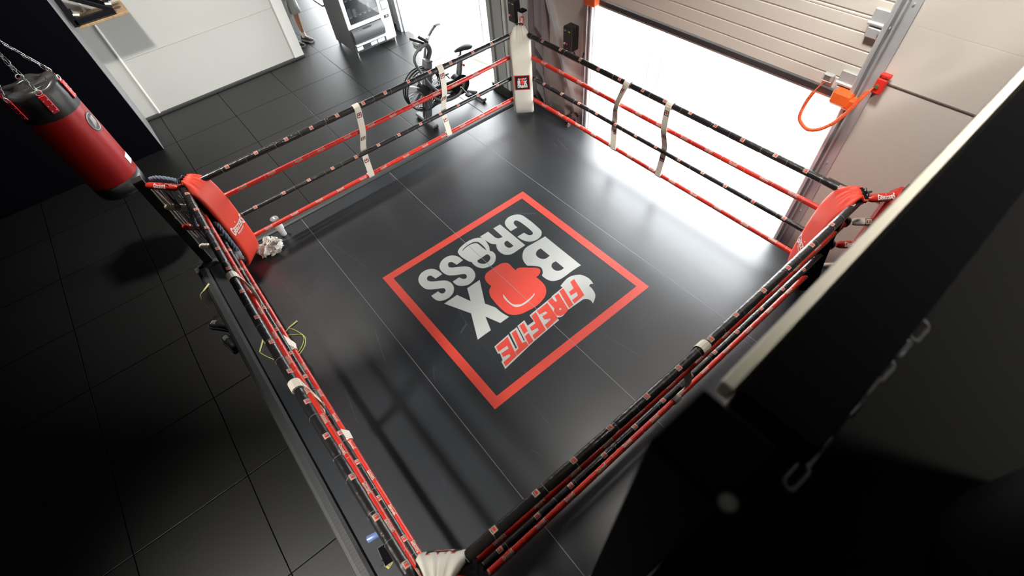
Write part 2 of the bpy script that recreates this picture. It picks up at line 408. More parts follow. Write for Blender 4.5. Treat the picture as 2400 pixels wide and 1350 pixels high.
# spiral cable between sensor box and emergency switch
REDS = mat('red_switch', (0.75, 0.03, 0.02), 0.4)
t = empty('safety_switch', (1.62, 2.56, 2.11), 'small red safety switch on the wall right of the raised sectional door', 'switch')
MB().rbox((0, 0.0, -0.02), (0.07, 0.06, 0.12), 0.008).build('body', REDS, t)
MB().rbox((0.005, -0.005, 0.06), (0.075, 0.04, 0.03), 0.005).build('flange', REDS, t)
MB().cyl((-0.01, -0.03, -0.02), (-0.01, -0.042, -0.02), 0.014, 12).build('green_button', mat('green_plastic', (0.08, 0.16, 0.05), 0.4), t)
for q_ in (-.02, .02): MB().cyl((q_, -.02, .06), (q_, -.03, .06), .006, 8).build('bolt', CHROME, t)
t = empty('cable_junction_box', (1.24, 2.585, 2.01), 'small galvanised junction box at the lower right of the door panel', 'junction box')
MB().rbox((0, -0.02, 0), (0.085, 0.04, 0.06), 0.006).build('housing', STEEL, t)
MB().rbox((0, -0.045, 0), (0.05, 0.015, 0.045), 0.004).build('cover', CHROME, t)
ctrl = [Vector(p) for p in ((1.24, 2.53, 1.99), (1.215, 2.50, 1.93), (1.20, 2.48, 1.87), (1.19, 2.46, 1.78), (1.20, 2.44, 1.68), (1.25, 2.43, 1.635), (1.32, 2.42, 1.62), (1.40, 2.42, 1.66), (1.47, 2.43, 1.74), (1.52, 2.44, 1.84), (1.555, 2.45, 1.95), (1.575, 2.47, 2.03), (1.60, 2.53, 2.085))]
def spline(pts, n):
    out = []; N = len(pts)
    for i in range(N - 1):
        p0 = pts[max(i - 1, 0)]; p1 = pts[i]; p2 = pts[i + 1]; p3 = pts[min(i + 2, N - 1)]
        for k in range(n):
            t_ = k / n
            out.append(0.5 * ((2 * p1) + (p2 - p0) * t_ + (2 * p0 - 5 * p1 + 4 * p2 - p3) * t_ ** 2 + (3 * p1 - p0 - 3 * p2 + p3) * t_ ** 3))
    out.append(pts[-1].copy()); return out
path = spline(ctrl, 60); coil = []
L = 0; a0 = 0
for i, p in enumerate(path):
    f = i / len(path)
    tn = (path[min(i + 1, len(path) - 1)] - path[max(i - 1, 0)]).normalized()
    rr = 0.0135 if f > 0.13 and f < 0.95 else 0.0005
    u = tn.cross(Vector((0, 1, 0.01))).normalized(); w = tn.cross(u); a0 += 2 * PI / 5.0
    coil.append(p + (u * math.cos(a0) + w * math.sin(a0)) * rr)
o = MB(); o.tube(coil, 0.0042, 6); o = o.build('spiral_cable', mat('orange_cable', (0.80, 0.12, 0.03), 0.45))
tag(o, 'orange coiled cable drooping from the door edge to the red switch', 'cable')

# control boxes
def control_box(x, z, label, w=0.15, h=0.29, dp_=0.13):
    t = empty('door_control_box', (x, 2.6, z), label, 'control box')
    MB().rbox((0, -dp_ / 2, 0), (w, dp_, h), 0.012).build('housing', mat('charcoal_plastic', (0.018, 0.018, 0.02), 0.4), t)
    f = -dp_ - 0.001
    MB().bx(-w / 2 + .008, w / 2 - .008, f - .002, f, -h / 2 + .012, h / 2 - .014).build('front_plate', mat('dark_grey_plate', (0.035, 0.037, 0.042), 0.35), t)
    for k, cc in enumerate(((.55, .55, .52), (.6, .03, .05), (.03, .035, .03))):
        b = MB(); b.cyl((-.04 + k * .04, f, -.055), (-.04 + k * .04, f - .012, -.055), 0.013, 14)
        b.build('push_button', mat('button_%d' % k, cc, 0.35), t)
    MB().bx(.02, .055, f - .004, f - .002, .095, .108).build('yellow_label', mat('yellow_sticker', (.75, .62, .05), .5), t)
    MB().bx(-.05, -.02, f - .004, f - .002, .095, .108).build('maker_badge', mat('grey_sticker', (.3, .32, .35), .5), t)
    return t
control_box(-1.79, 1.385, 'black door control box on the beige wall left of the big door')
control_box(-2.89, 1.41, 'black door control box behind the white corner post')
o = MB(); o.tube(spline([Vector(p) for p in ((-1.80, 2.56, 1.24), (-1.74, 2.55, 1.20), (-1.66, 2.56, 1.13), (-1.62, 2.57, 1.15), (-1.60, 2.58, 1.24))], 8), 0.006, 6)
tag(o.build('power_cable', BLACK), 'short black cable looping below the control box beside the door', 'cable')
# chain hanging beside the rail
CHAIN_ME = None
def link_mesh(R=0.010, H=0.018, r=0.003):
    pts = []
    for k in range(14):
        a = 2 * PI * k / 14; pts.append(Vector((math.cos(a) * R, 0, math.sin(a) * R + (H if math.sin(a) > 0 else -H))))
    m = MB(); m.tube(pts, r, 6, closed=True); return m
def chain(mb, a, b, R=0.010, H=0.018, r=0.003, sag=0.0):
    a = Vector(a); b = Vector(b); L = (b - a).length; step = (H + R) * 2 - r * 2.5; n = max(2, int(L / step))
    base = link_mesh(R, H, r)
    for i in range(n):
        f = (i + .5) / n; p = a.lerp(b, f) + Vector((0, 0, -sag * 4 * f * (1 - f)))
        q = (b - a).normalized().to_track_quat('Z', 'Y').to_matrix() @ Matrix.Rotation(PI / 2 * (i % 2) + .4, 3, 'Z')
        mb.add([q @ Vector(v) + p for v in base.v], base.f, True)
    return mb
o = MB(); chain(o, (-1.60, 2.565, 3.2), (-1.63, 2.565, 0.95), 0.008, 0.012, 0.0018)
tag(o.build('hoist_chain', STEEL), 'thin pull chain hanging beside the left door rail', 'chain')
LOGO={
'C':[[(-0.47,-0.584),(-0.471,-0.616),(-0.473,-0.648),(-0.477,-0.677),(-0.483,-0.699),(-0.491,-0.717),(-0.501,-0.733),(-0.511,-0.745),(-0.522,-0.755),(-0.536,-0.763),(-0.553,-0.771),(-0.572,-0.777),(-0.593,-0.781),(-0.613,-0.78),(-0.634,-0.777),(-0.654,-0.771),(-0.674,-0.761),(-0.694,-0.748),(-0.71,-0.734),(-0.721,-0.719),(-0.729,-0.704),(-0.734,-0.686),(-0.738,-0.665),(-0.739,-0.642),(-0.74,-0.616),(-0.741,-0.586),(-0.743,-0.552),(-0.743,-0.518),(-0.742,-0.482),(-0.74,-0.446),(-0.738,-0.414),(-0.737,-0.389),(-0.735,-0.369),(-0.731,-0.351),(-0.723,-0.334),(-0.712,-0.318),(-0.699,-0.306),(-0.688,-0.296),(-0.675,-0.288),(-0.66,-0.283),(-0.64,-0.278),(-0.618,-0.276),(-0.597,-0.276),(-0.579,-0.279),(-0.563,-0.285),(-0.548,-0.292),(-0.533,-0.302),(-0.519,-0.313),(-0.506,-0.328),(-0.494,-0.346),(-0.484,-0.368),(-0.476,-0.39),(-0.472,-0.414),(-0.47,-0.438),(-0.469,-0.463),(-0.564,-0.461),(-0.567,-0.446),(-0.569,-0.432),(-0.572,-0.418),(-0.576,-0.405),(-0.579,-0.393),(-0.585,-0.384),(-0.593,-0.378),(-0.603,-0.374),(-0.612,-0.373),(-0.621,-0.374),(-0.629,-0.378),(-0.636,-0.384),(-0.64,-0.392),(-0.643,-0.403),(-0.645,-0.417),(-0.647,-0.436),(-0.648,-0.458),(-0.649,-0.483),(-0.649,-0.511),(-0.648,-0.541),(-0.647,-0.57),(-0.646,-0.595),(-0.644,-0.618),(-0.641,-0.639),(-0.637,-0.655),(-0.632,-0.668),(-0.625,-0.677),(-0.616,-0.682),(-0.606,-0.683),(-0.597,-0.681),(-0.578,-0.664),(-0.573,-0.655),(-0.569,-0.644),(-0.566,-0.631),(-0.565,-0.615),(-0.565,-0.597),(-0.565,-0.578)]],
'R':[[(-0.447,-0.757),(-0.45,-0.302),(-0.414,-0.302),(-0.378,-0.302),(-0.346,-0.302),(-0.318,-0.301),(-0.293,-0.3),(-0.27,-0.302),(-0.25,-0.306),(-0.233,-0.313),(-0.217,-0.323),(-0.204,-0.336),(-0.192,-0.351),(-0.184,-0.368),(-0.178,-0.389),(-0.175,-0.411),(-0.175,-0.433),(-0.178,-0.453),(-0.182,-0.473),(-0.189,-0.491),(-0.198,-0.508),(-0.209,-0.523),(-0.22,-0.538),(-0.206,-0.553),(-0.192,-0.568),(-0.181,-0.586),(-0.175,-0.607),(-0.171,-0.631),(-0.167,-0.659),(-0.163,-0.691),(-0.159,-0.727),(-0.155,-0.763),(-0.27,-0.76),(-0.272,-0.737),(-0.273,-0.714),(-0.274,-0.692),(-0.274,-0.673),(-0.273,-0.656),(-0.274,-0.64),(-0.277,-0.625),(-0.282,-0.611),(-0.288,-0.599),(-0.297,-0.591),(-0.308,-0.586),(-0.319,-0.582),(-0.328,-0.581),(-0.336,-0.581),(-0.345,-0.58),(-0.348,-0.761)],[(-0.346,-0.495),(-0.349,-0.385),(-0.335,-0.385),(-0.321,-0.385),(-0.309,-0.386),(-0.3,-0.39),(-0.292,-0.395),(-0.287,-0.403),(-0.282,-0.415),(-0.28,-0.429),(-0.279,-0.443),(-0.281,-0.458),(-0.285,-0.472),(-0.291,-0.483),(-0.299,-0.491),(-0.309,-0.497),(-0.32,-0.5),(-0.328,-0.5),(-0.337,-0.497)]],
'O':[[(0.175,-0.746),(0.165,-0.757),(0.154,-0.765),(0.141,-0.772),(0.129,-0.778),(0.115,-0.783),(0.096,-0.788),(0.07,-0.793),(0.038,-0.798),(0.008,-0.8),(-0.021,-0.8),(-0.049,-0.796),(-0.075,-0.79),(-0.099,-0.781),(-0.121,-0.769),(-0.139,-0.755),(-0.151,-0.741),(-0.159,-0.725),(-0.163,-0.707),(-0.164,-0.686),(-0.161,-0.662),(-0.157,-0.639),(-0.152,-0.615),(-0.146,-0.591),(-0.138,-0.568),(-0.128,-0.549),(-0.116,-0.531),(-0.105,-0.513),(-0.111,-0.499),(-0.118,-0.485),(-0.121,-0.469),(-0.12,-0.45),(-0.117,-0.43),(-0.109,-0.41),(-0.096,-0.39),(-0.079,-0.372),(-0.062,-0.356),(-0.047,-0.345),(-0.031,-0.337),(-0.014,-0.332),(0.004,-0.329),(0.024,-0.329),(0.044,-0.332),(0.066,-0.339),(0.089,-0.348),(0.109,-0.361),(0.123,-0.378),(0.135,-0.398),(0.143,-0.417),(0.148,-0.436),(0.15,-0.454),(0.151,-0.472),(0.15,-0.488),(0.148,-0.504),(0.146,-0.52),(0.152,-0.527),(0.158,-0.534),(0.164,-0.546),(0.169,-0.566),(0.175,-0.591),(0.18,-0.616),(0.184,-0.64),(0.187,-0.664),(0.187,-0.687),(0.185,-0.708),(0.181,-0.729)],[(0.131,-0.719),(0.122,-0.726),(0.114,-0.734),(0.1,-0.741),(0.077,-0.747),(0.048,-0.752),(0.021,-0.754),(-0.002,-0.754),(-0.024,-0.751),(-0.042,-0.746),(-0.056,-0.74),(-0.067,-0.733),(-0.076,-0.725),(-0.083,-0.717),(-0.088,-0.708),(-0.092,-0.692),(-0.094,-0.665),(-0.095,-0.632),(-0.094,-0.602),(-0.09,-0.579),(-0.085,-0.558),(-0.079,-0.537),(-0.077,-0.558),(-0.075,-0.578),(-0.073,-0.601),(-0.072,-0.629),(-0.072,-0.659),(-0.07,-0.683),(-0.068,-0.698),(-0.064,-0.706),(-0.058,-0.714),(-0.048,-0.721),(-0.036,-0.728),(-0.022,-0.733),(-0.006,-0.736),(0.013,-0.739),(0.032,-0.74),(0.052,-0.739),(0.073,-0.736),(0.091,-0.733),(0.106,-0.728),(0.118,-0.724)],[(0.09,-0.491),(-0.046,-0.494),(-0.051,-0.487),(-0.056,-0.48),(-0.058,-0.471),(-0.058,-0.46),(-0.056,-0.447),(-0.052,-0.435),(-0.046,-0.425),(-0.039,-0.416),(-0.029,-0.408),(-0.015,-0.401),(0.001,-0.395),(0.017,-0.392),(0.032,-0.392),(0.047,-0.395),(0.059,-0.401),(0.069,-0.409),(0.078,-0.42),(0.085,-0.431),(0.09,-0.441),(0.094,-0.452),(0.096,-0.462),(0.095,-0.472),(0.092,-0.481)]],
'S':[[(0.202,-0.605),(0.293,-0.601),(0.296,-0.617),(0.299,-0.633),(0.302,-0.647),(0.305,-0.659),(0.309,-0.669),(0.314,-0.676),(0.323,-0.682),(0.333,-0.684),(0.342,-0.684),(0.351,-0.68),(0.359,-0.673),(0.365,-0.664),(0.37,-0.654),(0.374,-0.643),(0.374,-0.631),(0.37,-0.621),(0.363,-0.611),(0.353,-0.601),(0.34,-0.591),(0.324,-0.581),(0.308,-0.57),(0.292,-0.559),(0.275,-0.547),(0.258,-0.534),(0.242,-0.52),(0.227,-0.505),(0.215,-0.488),(0.207,-0.47),(0.202,-0.451),(0.2,-0.43),(0.202,-0.407),(0.207,-0.384),(0.214,-0.363),(0.222,-0.346),(0.233,-0.331),(0.245,-0.319),(0.259,-0.308),(0.275,-0.299),(0.293,-0.292),(0.313,-0.287),(0.334,-0.284),(0.354,-0.284),(0.372,-0.288),(0.389,-0.296),(0.404,-0.305),(0.419,-0.315),(0.432,-0.328),(0.443,-0.34),(0.451,-0.353),(0.456,-0.367),(0.46,-0.381),(0.462,-0.398),(0.463,-0.416),(0.464,-0.434),(0.375,-0.436),(0.373,-0.427),(0.37,-0.417),(0.367,-0.408),(0.363,-0.399),(0.359,-0.39),(0.353,-0.382),(0.345,-0.377),(0.336,-0.373),(0.328,-0.372),(0.32,-0.375),(0.312,-0.381),(0.306,-0.389),(0.302,-0.398),(0.298,-0.408),(0.299,-0.419),(0.303,-0.428),(0.311,-0.436),(0.322,-0.445),(0.335,-0.454),(0.351,-0.464),(0.367,-0.474),(0.384,-0.485),(0.401,-0.497),(0.416,-0.51),(0.43,-0.522),(0.443,-0.535),(0.453,-0.551),(0.461,-0.572),(0.467,-0.596),(0.471,-0.62),(0.471,-0.642),(0.469,-0.662),(0.464,-0.681),(0.458,-0.698),(0.45,-0.712),(0.438,-0.725),(0.424,-0.739),(0.407,-0.752),(0.388,-0.762),(0.369,-0.769),(0.348,-0.773),(0.327,-0.775),(0.307,-0.773),(0.288,-0.768),(0.27,-0.761),(0.255,-0.751),(0.241,-0.737),(0.229,-0.723),(0.22,-0.707),(0.213,-0.69),(0.208,-0.671),(0.205,-0.65),(0.204,-0.628)]],
'S2':[[(0.487,-0.599),(0.578,-0.597),(0.581,-0.615),(0.583,-0.632),(0.586,-0.647),(0.589,-0.658),(0.592,-0.666),(0.597,-0.673),(0.605,-0.677),(0.615,-0.68),(0.624,-0.68),(0.633,-0.676),(0.64,-0.671),(0.647,-0.663),(0.652,-0.654),(0.655,-0.643),(0.655,-0.632),(0.651,-0.62),(0.644,-0.608),(0.634,-0.595),(0.622,-0.584),(0.607,-0.574),(0.592,-0.563),(0.575,-0.552),(0.558,-0.54),(0.542,-0.528),(0.528,-0.516),(0.515,-0.504),(0.504,-0.49),(0.495,-0.474),(0.489,-0.456),(0.485,-0.437),(0.485,-0.416),(0.488,-0.393),(0.493,-0.374),(0.499,-0.358),(0.507,-0.345),(0.517,-0.333),(0.531,-0.319),(0.547,-0.306),(0.565,-0.296),(0.585,-0.289),(0.606,-0.285),(0.627,-0.285),(0.648,-0.287),(0.67,-0.293),(0.688,-0.3),(0.702,-0.308),(0.713,-0.317),(0.722,-0.328),(0.729,-0.342),(0.735,-0.358),(0.739,-0.375),(0.741,-0.393),(0.742,-0.413),(0.742,-0.433),(0.654,-0.433),(0.652,-0.42),(0.651,-0.408),(0.649,-0.397),(0.645,-0.388),(0.639,-0.38),(0.632,-0.375),(0.622,-0.373),(0.61,-0.374),(0.6,-0.377),(0.592,-0.383),(0.586,-0.39),(0.583,-0.399),(0.581,-0.408),(0.581,-0.417),(0.584,-0.426),(0.592,-0.434),(0.602,-0.441),(0.614,-0.449),(0.627,-0.458),(0.643,-0.468),(0.658,-0.478),(0.672,-0.488),(0.686,-0.498),(0.7,-0.509),(0.713,-0.521),(0.725,-0.535),(0.735,-0.551),(0.742,-0.571),(0.746,-0.592),(0.748,-0.614),(0.748,-0.636),(0.746,-0.659),(0.742,-0.68),(0.736,-0.697),(0.727,-0.713),(0.716,-0.728),(0.703,-0.742),(0.687,-0.754),(0.67,-0.764),(0.651,-0.771),(0.629,-0.774),(0.609,-0.774),(0.59,-0.772),(0.571,-0.766),(0.555,-0.758),(0.539,-0.748),(0.526,-0.735),(0.514,-0.721),(0.505,-0.705),(0.499,-0.688),(0.494,-0.668),(0.49,-0.646),(0.489,-0.622)]],
'B':[[(-0.703,-0.25),(-0.701,0.332),(-0.662,0.329),(-0.624,0.327),(-0.587,0.325),(-0.55,0.325),(-0.515,0.327),(-0.483,0.327),(-0.456,0.326),(-0.431,0.325),(-0.408,0.322),(-0.386,0.316),(-0.366,0.308),(-0.349,0.299),(-0.335,0.288),(-0.324,0.276),(-0.315,0.261),(-0.307,0.242),(-0.302,0.221),(-0.299,0.202),(-0.297,0.185),(-0.298,0.169),(-0.298,0.154),(-0.307,0.148),(-0.316,0.143),(-0.325,0.136),(-0.335,0.126),(-0.344,0.114),(-0.352,0.102),(-0.359,0.088),(-0.363,0.074),(-0.364,0.06),(-0.362,0.048),(-0.357,0.038),(-0.349,0.026),(-0.339,0.011),(-0.326,-0.004),(-0.313,-0.019),(-0.3,-0.033),(-0.286,-0.046),(-0.272,-0.059),(-0.274,-0.077),(-0.276,-0.096),(-0.279,-0.114),(-0.284,-0.131),(-0.29,-0.148),(-0.298,-0.164),(-0.308,-0.181),(-0.321,-0.197),(-0.335,-0.213),(-0.353,-0.229),(-0.373,-0.244),(-0.394,-0.256),(-0.413,-0.264),(-0.432,-0.268),(-0.456,-0.27),(-0.49,-0.268),(-0.53,-0.263),(-0.571,-0.259),(-0.614,-0.256),(-0.658,-0.253)],[(-0.546,-0.147),(-0.546,0.002),(-0.528,0.004),(-0.51,0.006),(-0.494,0.005),(-0.479,-0),(-0.465,-0.008),(-0.454,-0.019),(-0.446,-0.034),(-0.44,-0.052),(-0.437,-0.069),(-0.438,-0.087),(-0.442,-0.104),(-0.45,-0.119),(-0.463,-0.132),(-0.479,-0.141),(-0.495,-0.148),(-0.512,-0.15),(-0.529,-0.148)],[(-0.542,0.108),(-0.542,0.237),(-0.527,0.238),(-0.512,0.238),(-0.497,0.236),(-0.483,0.231),(-0.469,0.223),(-0.458,0.213),(-0.452,0.2),(-0.448,0.185),(-0.447,0.17),(-0.449,0.155),(-0.453,0.141),(-0.459,0.128),(-0.47,0.117),(-0.483,0.108),(-0.497,0.103),(-0.512,0.102),(-0.527,0.105)]],
'X':[[(0.231,-0.255),(0.379,0.033),(0.371,0.051),(0.362,0.07),(0.354,0.088),(0.345,0.108),(0.336,0.128),(0.327,0.148),(0.326,0.176),(0.324,0.203),(0.321,0.232),(0.314,0.264),(0.306,0.296),(0.297,0.329),(0.409,0.328),(0.473,0.164),(0.532,0.331),(0.695,0.33),(0.559,0.034),(0.696,-0.255),(0.53,-0.256),(0.471,-0.09),(0.399,-0.254)]],
'glove':[[(0.19,-0.1),(0.192,-0.118),(0.194,-0.137),(0.194,-0.155),(0.194,-0.173),(0.192,-0.19),(0.188,-0.206),(0.182,-0.222),(0.174,-0.237),(0.164,-0.25),(0.153,-0.261),(0.14,-0.271),(0.124,-0.278),(0.105,-0.281),(0.083,-0.282),(0.058,-0.283),(0.026,-0.283),(-0.008,-0.283),(-0.038,-0.281),(-0.059,-0.28),(-0.075,-0.278),(-0.091,-0.273),(-0.107,-0.264),(-0.122,-0.253),(-0.133,-0.241),(-0.139,-0.23),(-0.142,-0.218),(-0.143,-0.204),(-0.142,-0.187),(-0.139,-0.168),(-0.137,-0.149),(-0.137,-0.13),(-0.137,-0.111),(-0.138,-0.092),(-0.147,-0.096),(-0.157,-0.1),(-0.167,-0.101),(-0.177,-0.099),(-0.188,-0.095),(-0.202,-0.085),(-0.223,-0.067),(-0.247,-0.044),(-0.269,-0.023),(-0.287,-0.006),(-0.304,0.01),(-0.317,0.025),(-0.328,0.038),(-0.335,0.051),(-0.338,0.064),(-0.337,0.077),(-0.331,0.09),(-0.322,0.102),(-0.31,0.112),(-0.294,0.121),(-0.278,0.126),(-0.265,0.128),(-0.252,0.127),(-0.24,0.126),(-0.241,0.151),(-0.242,0.176),(-0.242,0.202),(-0.24,0.229),(-0.237,0.256),(-0.231,0.28),(-0.222,0.301),(-0.211,0.319),(-0.198,0.336),(-0.184,0.352),(-0.168,0.365),(-0.149,0.377),(-0.127,0.388),(-0.101,0.397),(-0.073,0.404),(-0.044,0.409),(-0.012,0.412),(0.02,0.413),(0.051,0.411),(0.082,0.406),(0.111,0.4),(0.138,0.395),(0.164,0.39),(0.188,0.382),(0.209,0.371),(0.229,0.358),(0.247,0.343),(0.262,0.327),(0.275,0.309),(0.284,0.288),(0.29,0.265),(0.293,0.238),(0.294,0.21),(0.295,0.181),(0.295,0.15),(0.294,0.117),(0.291,0.08),(0.287,0.041),(0.282,0.007),(0.274,-0.018),(0.265,-0.037),(0.255,-0.054),(0.245,-0.068),(0.234,-0.078),(0.223,-0.087),(0.212,-0.093),(0.201,-0.096)]],
'smile':[[(0.164,0.064),(0.165,0.074),(0.167,0.085),(0.169,0.099),(0.171,0.119),(0.174,0.142),(0.175,0.165),(0.176,0.187),(0.175,0.209),(0.171,0.228),(0.165,0.243),(0.156,0.254),(0.145,0.264),(0.133,0.274),(0.119,0.284),(0.102,0.291),(0.081,0.295),(0.056,0.296),(0.032,0.296),(0.007,0.295),(-0.018,0.293),(-0.04,0.289),(-0.059,0.285),(-0.075,0.279),(-0.092,0.274),(-0.084,0.282),(-0.076,0.29),(-0.062,0.297),(-0.035,0.305),(-0.002,0.311),(0.03,0.316),(0.059,0.317),(0.086,0.316),(0.111,0.312),(0.132,0.306),(0.15,0.298),(0.164,0.287),(0.174,0.276),(0.18,0.262),(0.185,0.245),(0.189,0.223),(0.191,0.199),(0.192,0.174),(0.192,0.15),(0.191,0.126),(0.188,0.105),(0.181,0.09),(0.173,0.077)]],
'back':[[(0.621,0.502),(0.432,0.485),(0.481,0.656),(0.466,0.659),(0.411,0.478),(0.317,0.476),(0.366,0.644),(0.355,0.644),(0.304,0.469),(0.209,0.464),(0.226,0.535),(0.147,0.537),(0.131,0.453),(-0.18,0.436),(-0.194,0.428),(-0.351,0.42),(-0.349,0.391),(-0.357,0.388),(-0.366,0.385),(-0.381,0.381),(-0.406,0.375),(-0.438,0.368),(-0.468,0.364),(-0.493,0.365),(-0.517,0.369),(-0.539,0.377),(-0.561,0.388),(-0.582,0.403),(-0.602,0.417),(-0.609,0.428),(-0.616,0.439),(-0.622,0.453),(-0.628,0.471),(-0.633,0.492),(-0.636,0.512),(-0.636,0.531),(-0.633,0.55),(-0.63,0.566),(-0.627,0.579),(-0.623,0.59),(-0.62,0.601),(-0.612,0.594),(-0.604,0.587),(-0.596,0.583),(-0.586,0.582),(-0.577,0.584),(-0.569,0.591),(-0.567,0.603),(-0.567,0.62),(-0.565,0.638),(-0.559,0.657),(-0.552,0.679),(-0.544,0.697),(-0.535,0.712),(-0.524,0.724),(-0.509,0.737),(-0.488,0.75),(-0.463,0.763),(-0.438,0.776),(-0.442,0.763),(-0.446,0.75),(-0.448,0.737),(-0.447,0.724),(-0.443,0.712),(-0.437,0.701),(-0.428,0.691),(-0.417,0.682),(-0.406,0.673),(-0.28,0.667),(-0.202,0.664),(-0.177,0.67),(-0.152,0.676),(-0.131,0.68),(-0.115,0.683),(-0.103,0.683),(-0.091,0.682),(-0.079,0.676),(-0.068,0.668),(-0.056,0.659),(-0.049,0.695),(0.058,0.7),(0.295,0.714),(0.692,0.76),(0.673,0.677),(0.651,0.668),(0.627,0.594),(0.644,0.589)]],
'let':[[(-0.518,0.418),(-0.449,0.642),(-0.301,0.651),(-0.311,0.604),(-0.396,0.602),(-0.417,0.56),(-0.341,0.554),(-0.359,0.507),(-0.428,0.505),(-0.46,0.42)],[(-0.35,0.433),(-0.282,0.655),(-0.222,0.655),(-0.293,0.432)],[(-0.269,0.446),(-0.206,0.661),(-0.17,0.675),(-0.134,0.677),(-0.092,0.669),(-0.068,0.634),(-0.081,0.581),(-0.109,0.559),(-0.118,0.449),(-0.18,0.443),(-0.173,0.507),(-0.195,0.506),(-0.213,0.445)],[(-0.104,0.458),(-0.056,0.672),(0.105,0.692),(0.095,0.641),(0.01,0.635),(0.006,0.616),(0.056,0.594),(0.046,0.55),(-0.02,0.553),(-0.02,0.526),(0.053,0.516),(0.042,0.463)],[(0.059,0.467),(0.124,0.692),(0.278,0.701),(0.264,0.651),(0.178,0.647),(0.17,0.621),(0.237,0.607),(0.224,0.564),(0.15,0.565),(0.123,0.471)],[(0.234,0.481),(0.265,0.584),(0.317,0.586),(0.287,0.481)],[(0.273,0.603),(0.297,0.707),(0.356,0.709),(0.327,0.611)],[(0.345,0.493),(0.379,0.601),(0.393,0.651),(0.354,0.661),(0.365,0.713),(0.518,0.724),(0.505,0.679),(0.457,0.673),(0.432,0.604),(0.401,0.498)],[(0.456,0.501),(0.523,0.725),(0.673,0.741),(0.661,0.693),(0.57,0.686),(0.563,0.663),(0.629,0.649),(0.618,0.605),(0.531,0.61),(0.522,0.576),(0.626,0.573),(0.609,0.514)]],
'rhole':[[(-0.157,0.592),(-0.157,0.613),(-0.138,0.617),(-0.136,0.597)]]}
# ------------------------------------------------------------------ boxing ring
X0, X1, Y0, Y1 = -2.35, 2.01, -2.12, 2.17
ZR = [1.42, 1.158, 0.867, 0.558]
RR = [0.033, 0.026, 0.026, 0.026]
ring = empty('boxing_ring', (0, 0, 0), 'low boxing ring with dark mat floor and four black and red ropes per side', 'boxing ring')
MB().bx(-2.66, 2.46, -2.58, 2.5, 0.0, 0.26).build('platform', BLACK, ring)
cv = MB(); cv.bx(-2.54, 2.44, -2.46, 2.49, 0.26, 0.30)
canvas = cv.build('mat_floor', CANV, ring)
sm = MB()
for y in (-1.30, -0.028, 1.24): sm.bx(-2.54, 2.44, y - .0025, y + .0025, 0.30, 0.3008)
sm.build('mat_seam', mat('seam_grey', (0.22, 0.23, 0.24), 0.45), canvas)
def cushion(name, p0, p1, w, m):
    p0 = Vector(p0); p1 = Vector(p1); d = (p1 - p0).normalized(); s_ = d.cross(Vector((0, 0, 1)))
    prof = [(-w / 2, 0.0), (-w / 2, 0.27), (-w / 2 * .8, .3), (-w * .2, .312), (w * .2, .312), (w / 2 * .8, .3), (w / 2, 0.27), (w / 2, 0)]
    vs = [p + s_ * a + Vector((0, 0, z)) for p in (p0, p1) for a, z in prof]; n = len(prof)
    mb = MB(); mb.add(vs, [(i, i + 1, n + i + 1, n + i) for i in range(n - 1)] + [tuple(range(n)), tuple(range(n, 2 * n))[::-1]], False)
    return mb.build(name, m, ring)
cushion('edge_cushion', (-2.61, -2.6, 0), (-2.61, 2.5, 0), 0.12, CUSHY)
cushion('edge_cushion', (-2.66, -2.53, 0), (2.5, -2.53, 0), 0.13, CUSH)
cushion('edge_cushion', (2.47, -2.6, 0), (2.47, 2.5, 0), 0.07, CUSHY)

# logo on the mat (reading direction -Y, up +X)
def logo_set(fn_h, parent, bw=False, names=True, frame=1.01, th=0.09, bold=1.0):
    """fn_h(x, y, h) -> 3D point; builds the printed emblem as four flat parts"""
    out = []
    def flat(name, keys, h, m):
        mb = MB()
        for k in keys:
            if k == 'let' or k == 'rhole':
                for L in LOGO[k]: place2d(mb, fill([L]), lambda x, y: fn_h(x, y, h))
            else: place2d(mb, fill(LOGO[k]), lambda x, y: fn_h(x, y, h))
        o = mb.build(name, m, parent, fixn=True); out.append(o); return o
    fr = MB(); g = frame
    sq = [(-g, -g), (g, -g), (g, g), (-g, g)]; g2 = g - th; sq2 = [(-g2, -g2), (g2, -g2), (g2, g2), (-g2, g2)]
    place2d(fr, fill([sq, sq2]), lambda x, y: fn_h(x, y, 1)); out.append(fr.build('logo_frame', REDP, parent))
    flat('logo_lettering', ['C', 'R', 'O', 'S', 'S2', 'B', 'X', 'back'], 1, WHT)
    flat('logo_glove', ['glove'], 1, REDP)
    flat('logo_slogan', ['let'], 2, REDP)
    s = MB(); place2d(s, fill(LOGO['smile']), lambda x, y: fn_h(x, y, 2)); out.append(s.build('logo_highlight', WHT, parent))
    s = MB(); place2d(s, fill(LOGO['rhole']), lambda x, y: fn_h(x, y, 3)); out.append(s.build('letter_counter', WHT, parent))
    return out
WHT_M = mat('mat_white_print', (0.43, 0.445, 0.43), 0.40, var=0.04, spec=.7)
RED_M = mat('mat_red_print', (0.60, 0.060, 0.04), 0.40, var=0.05, spec=.7)
for o in logo_set(lambda x, y, h: Vector((y, -x, 0.30 + 0.0003 + 0.0004 * h)), canvas):
    o.data.materials[0] = RED_M if o.data.materials[0] == REDP else WHT_M

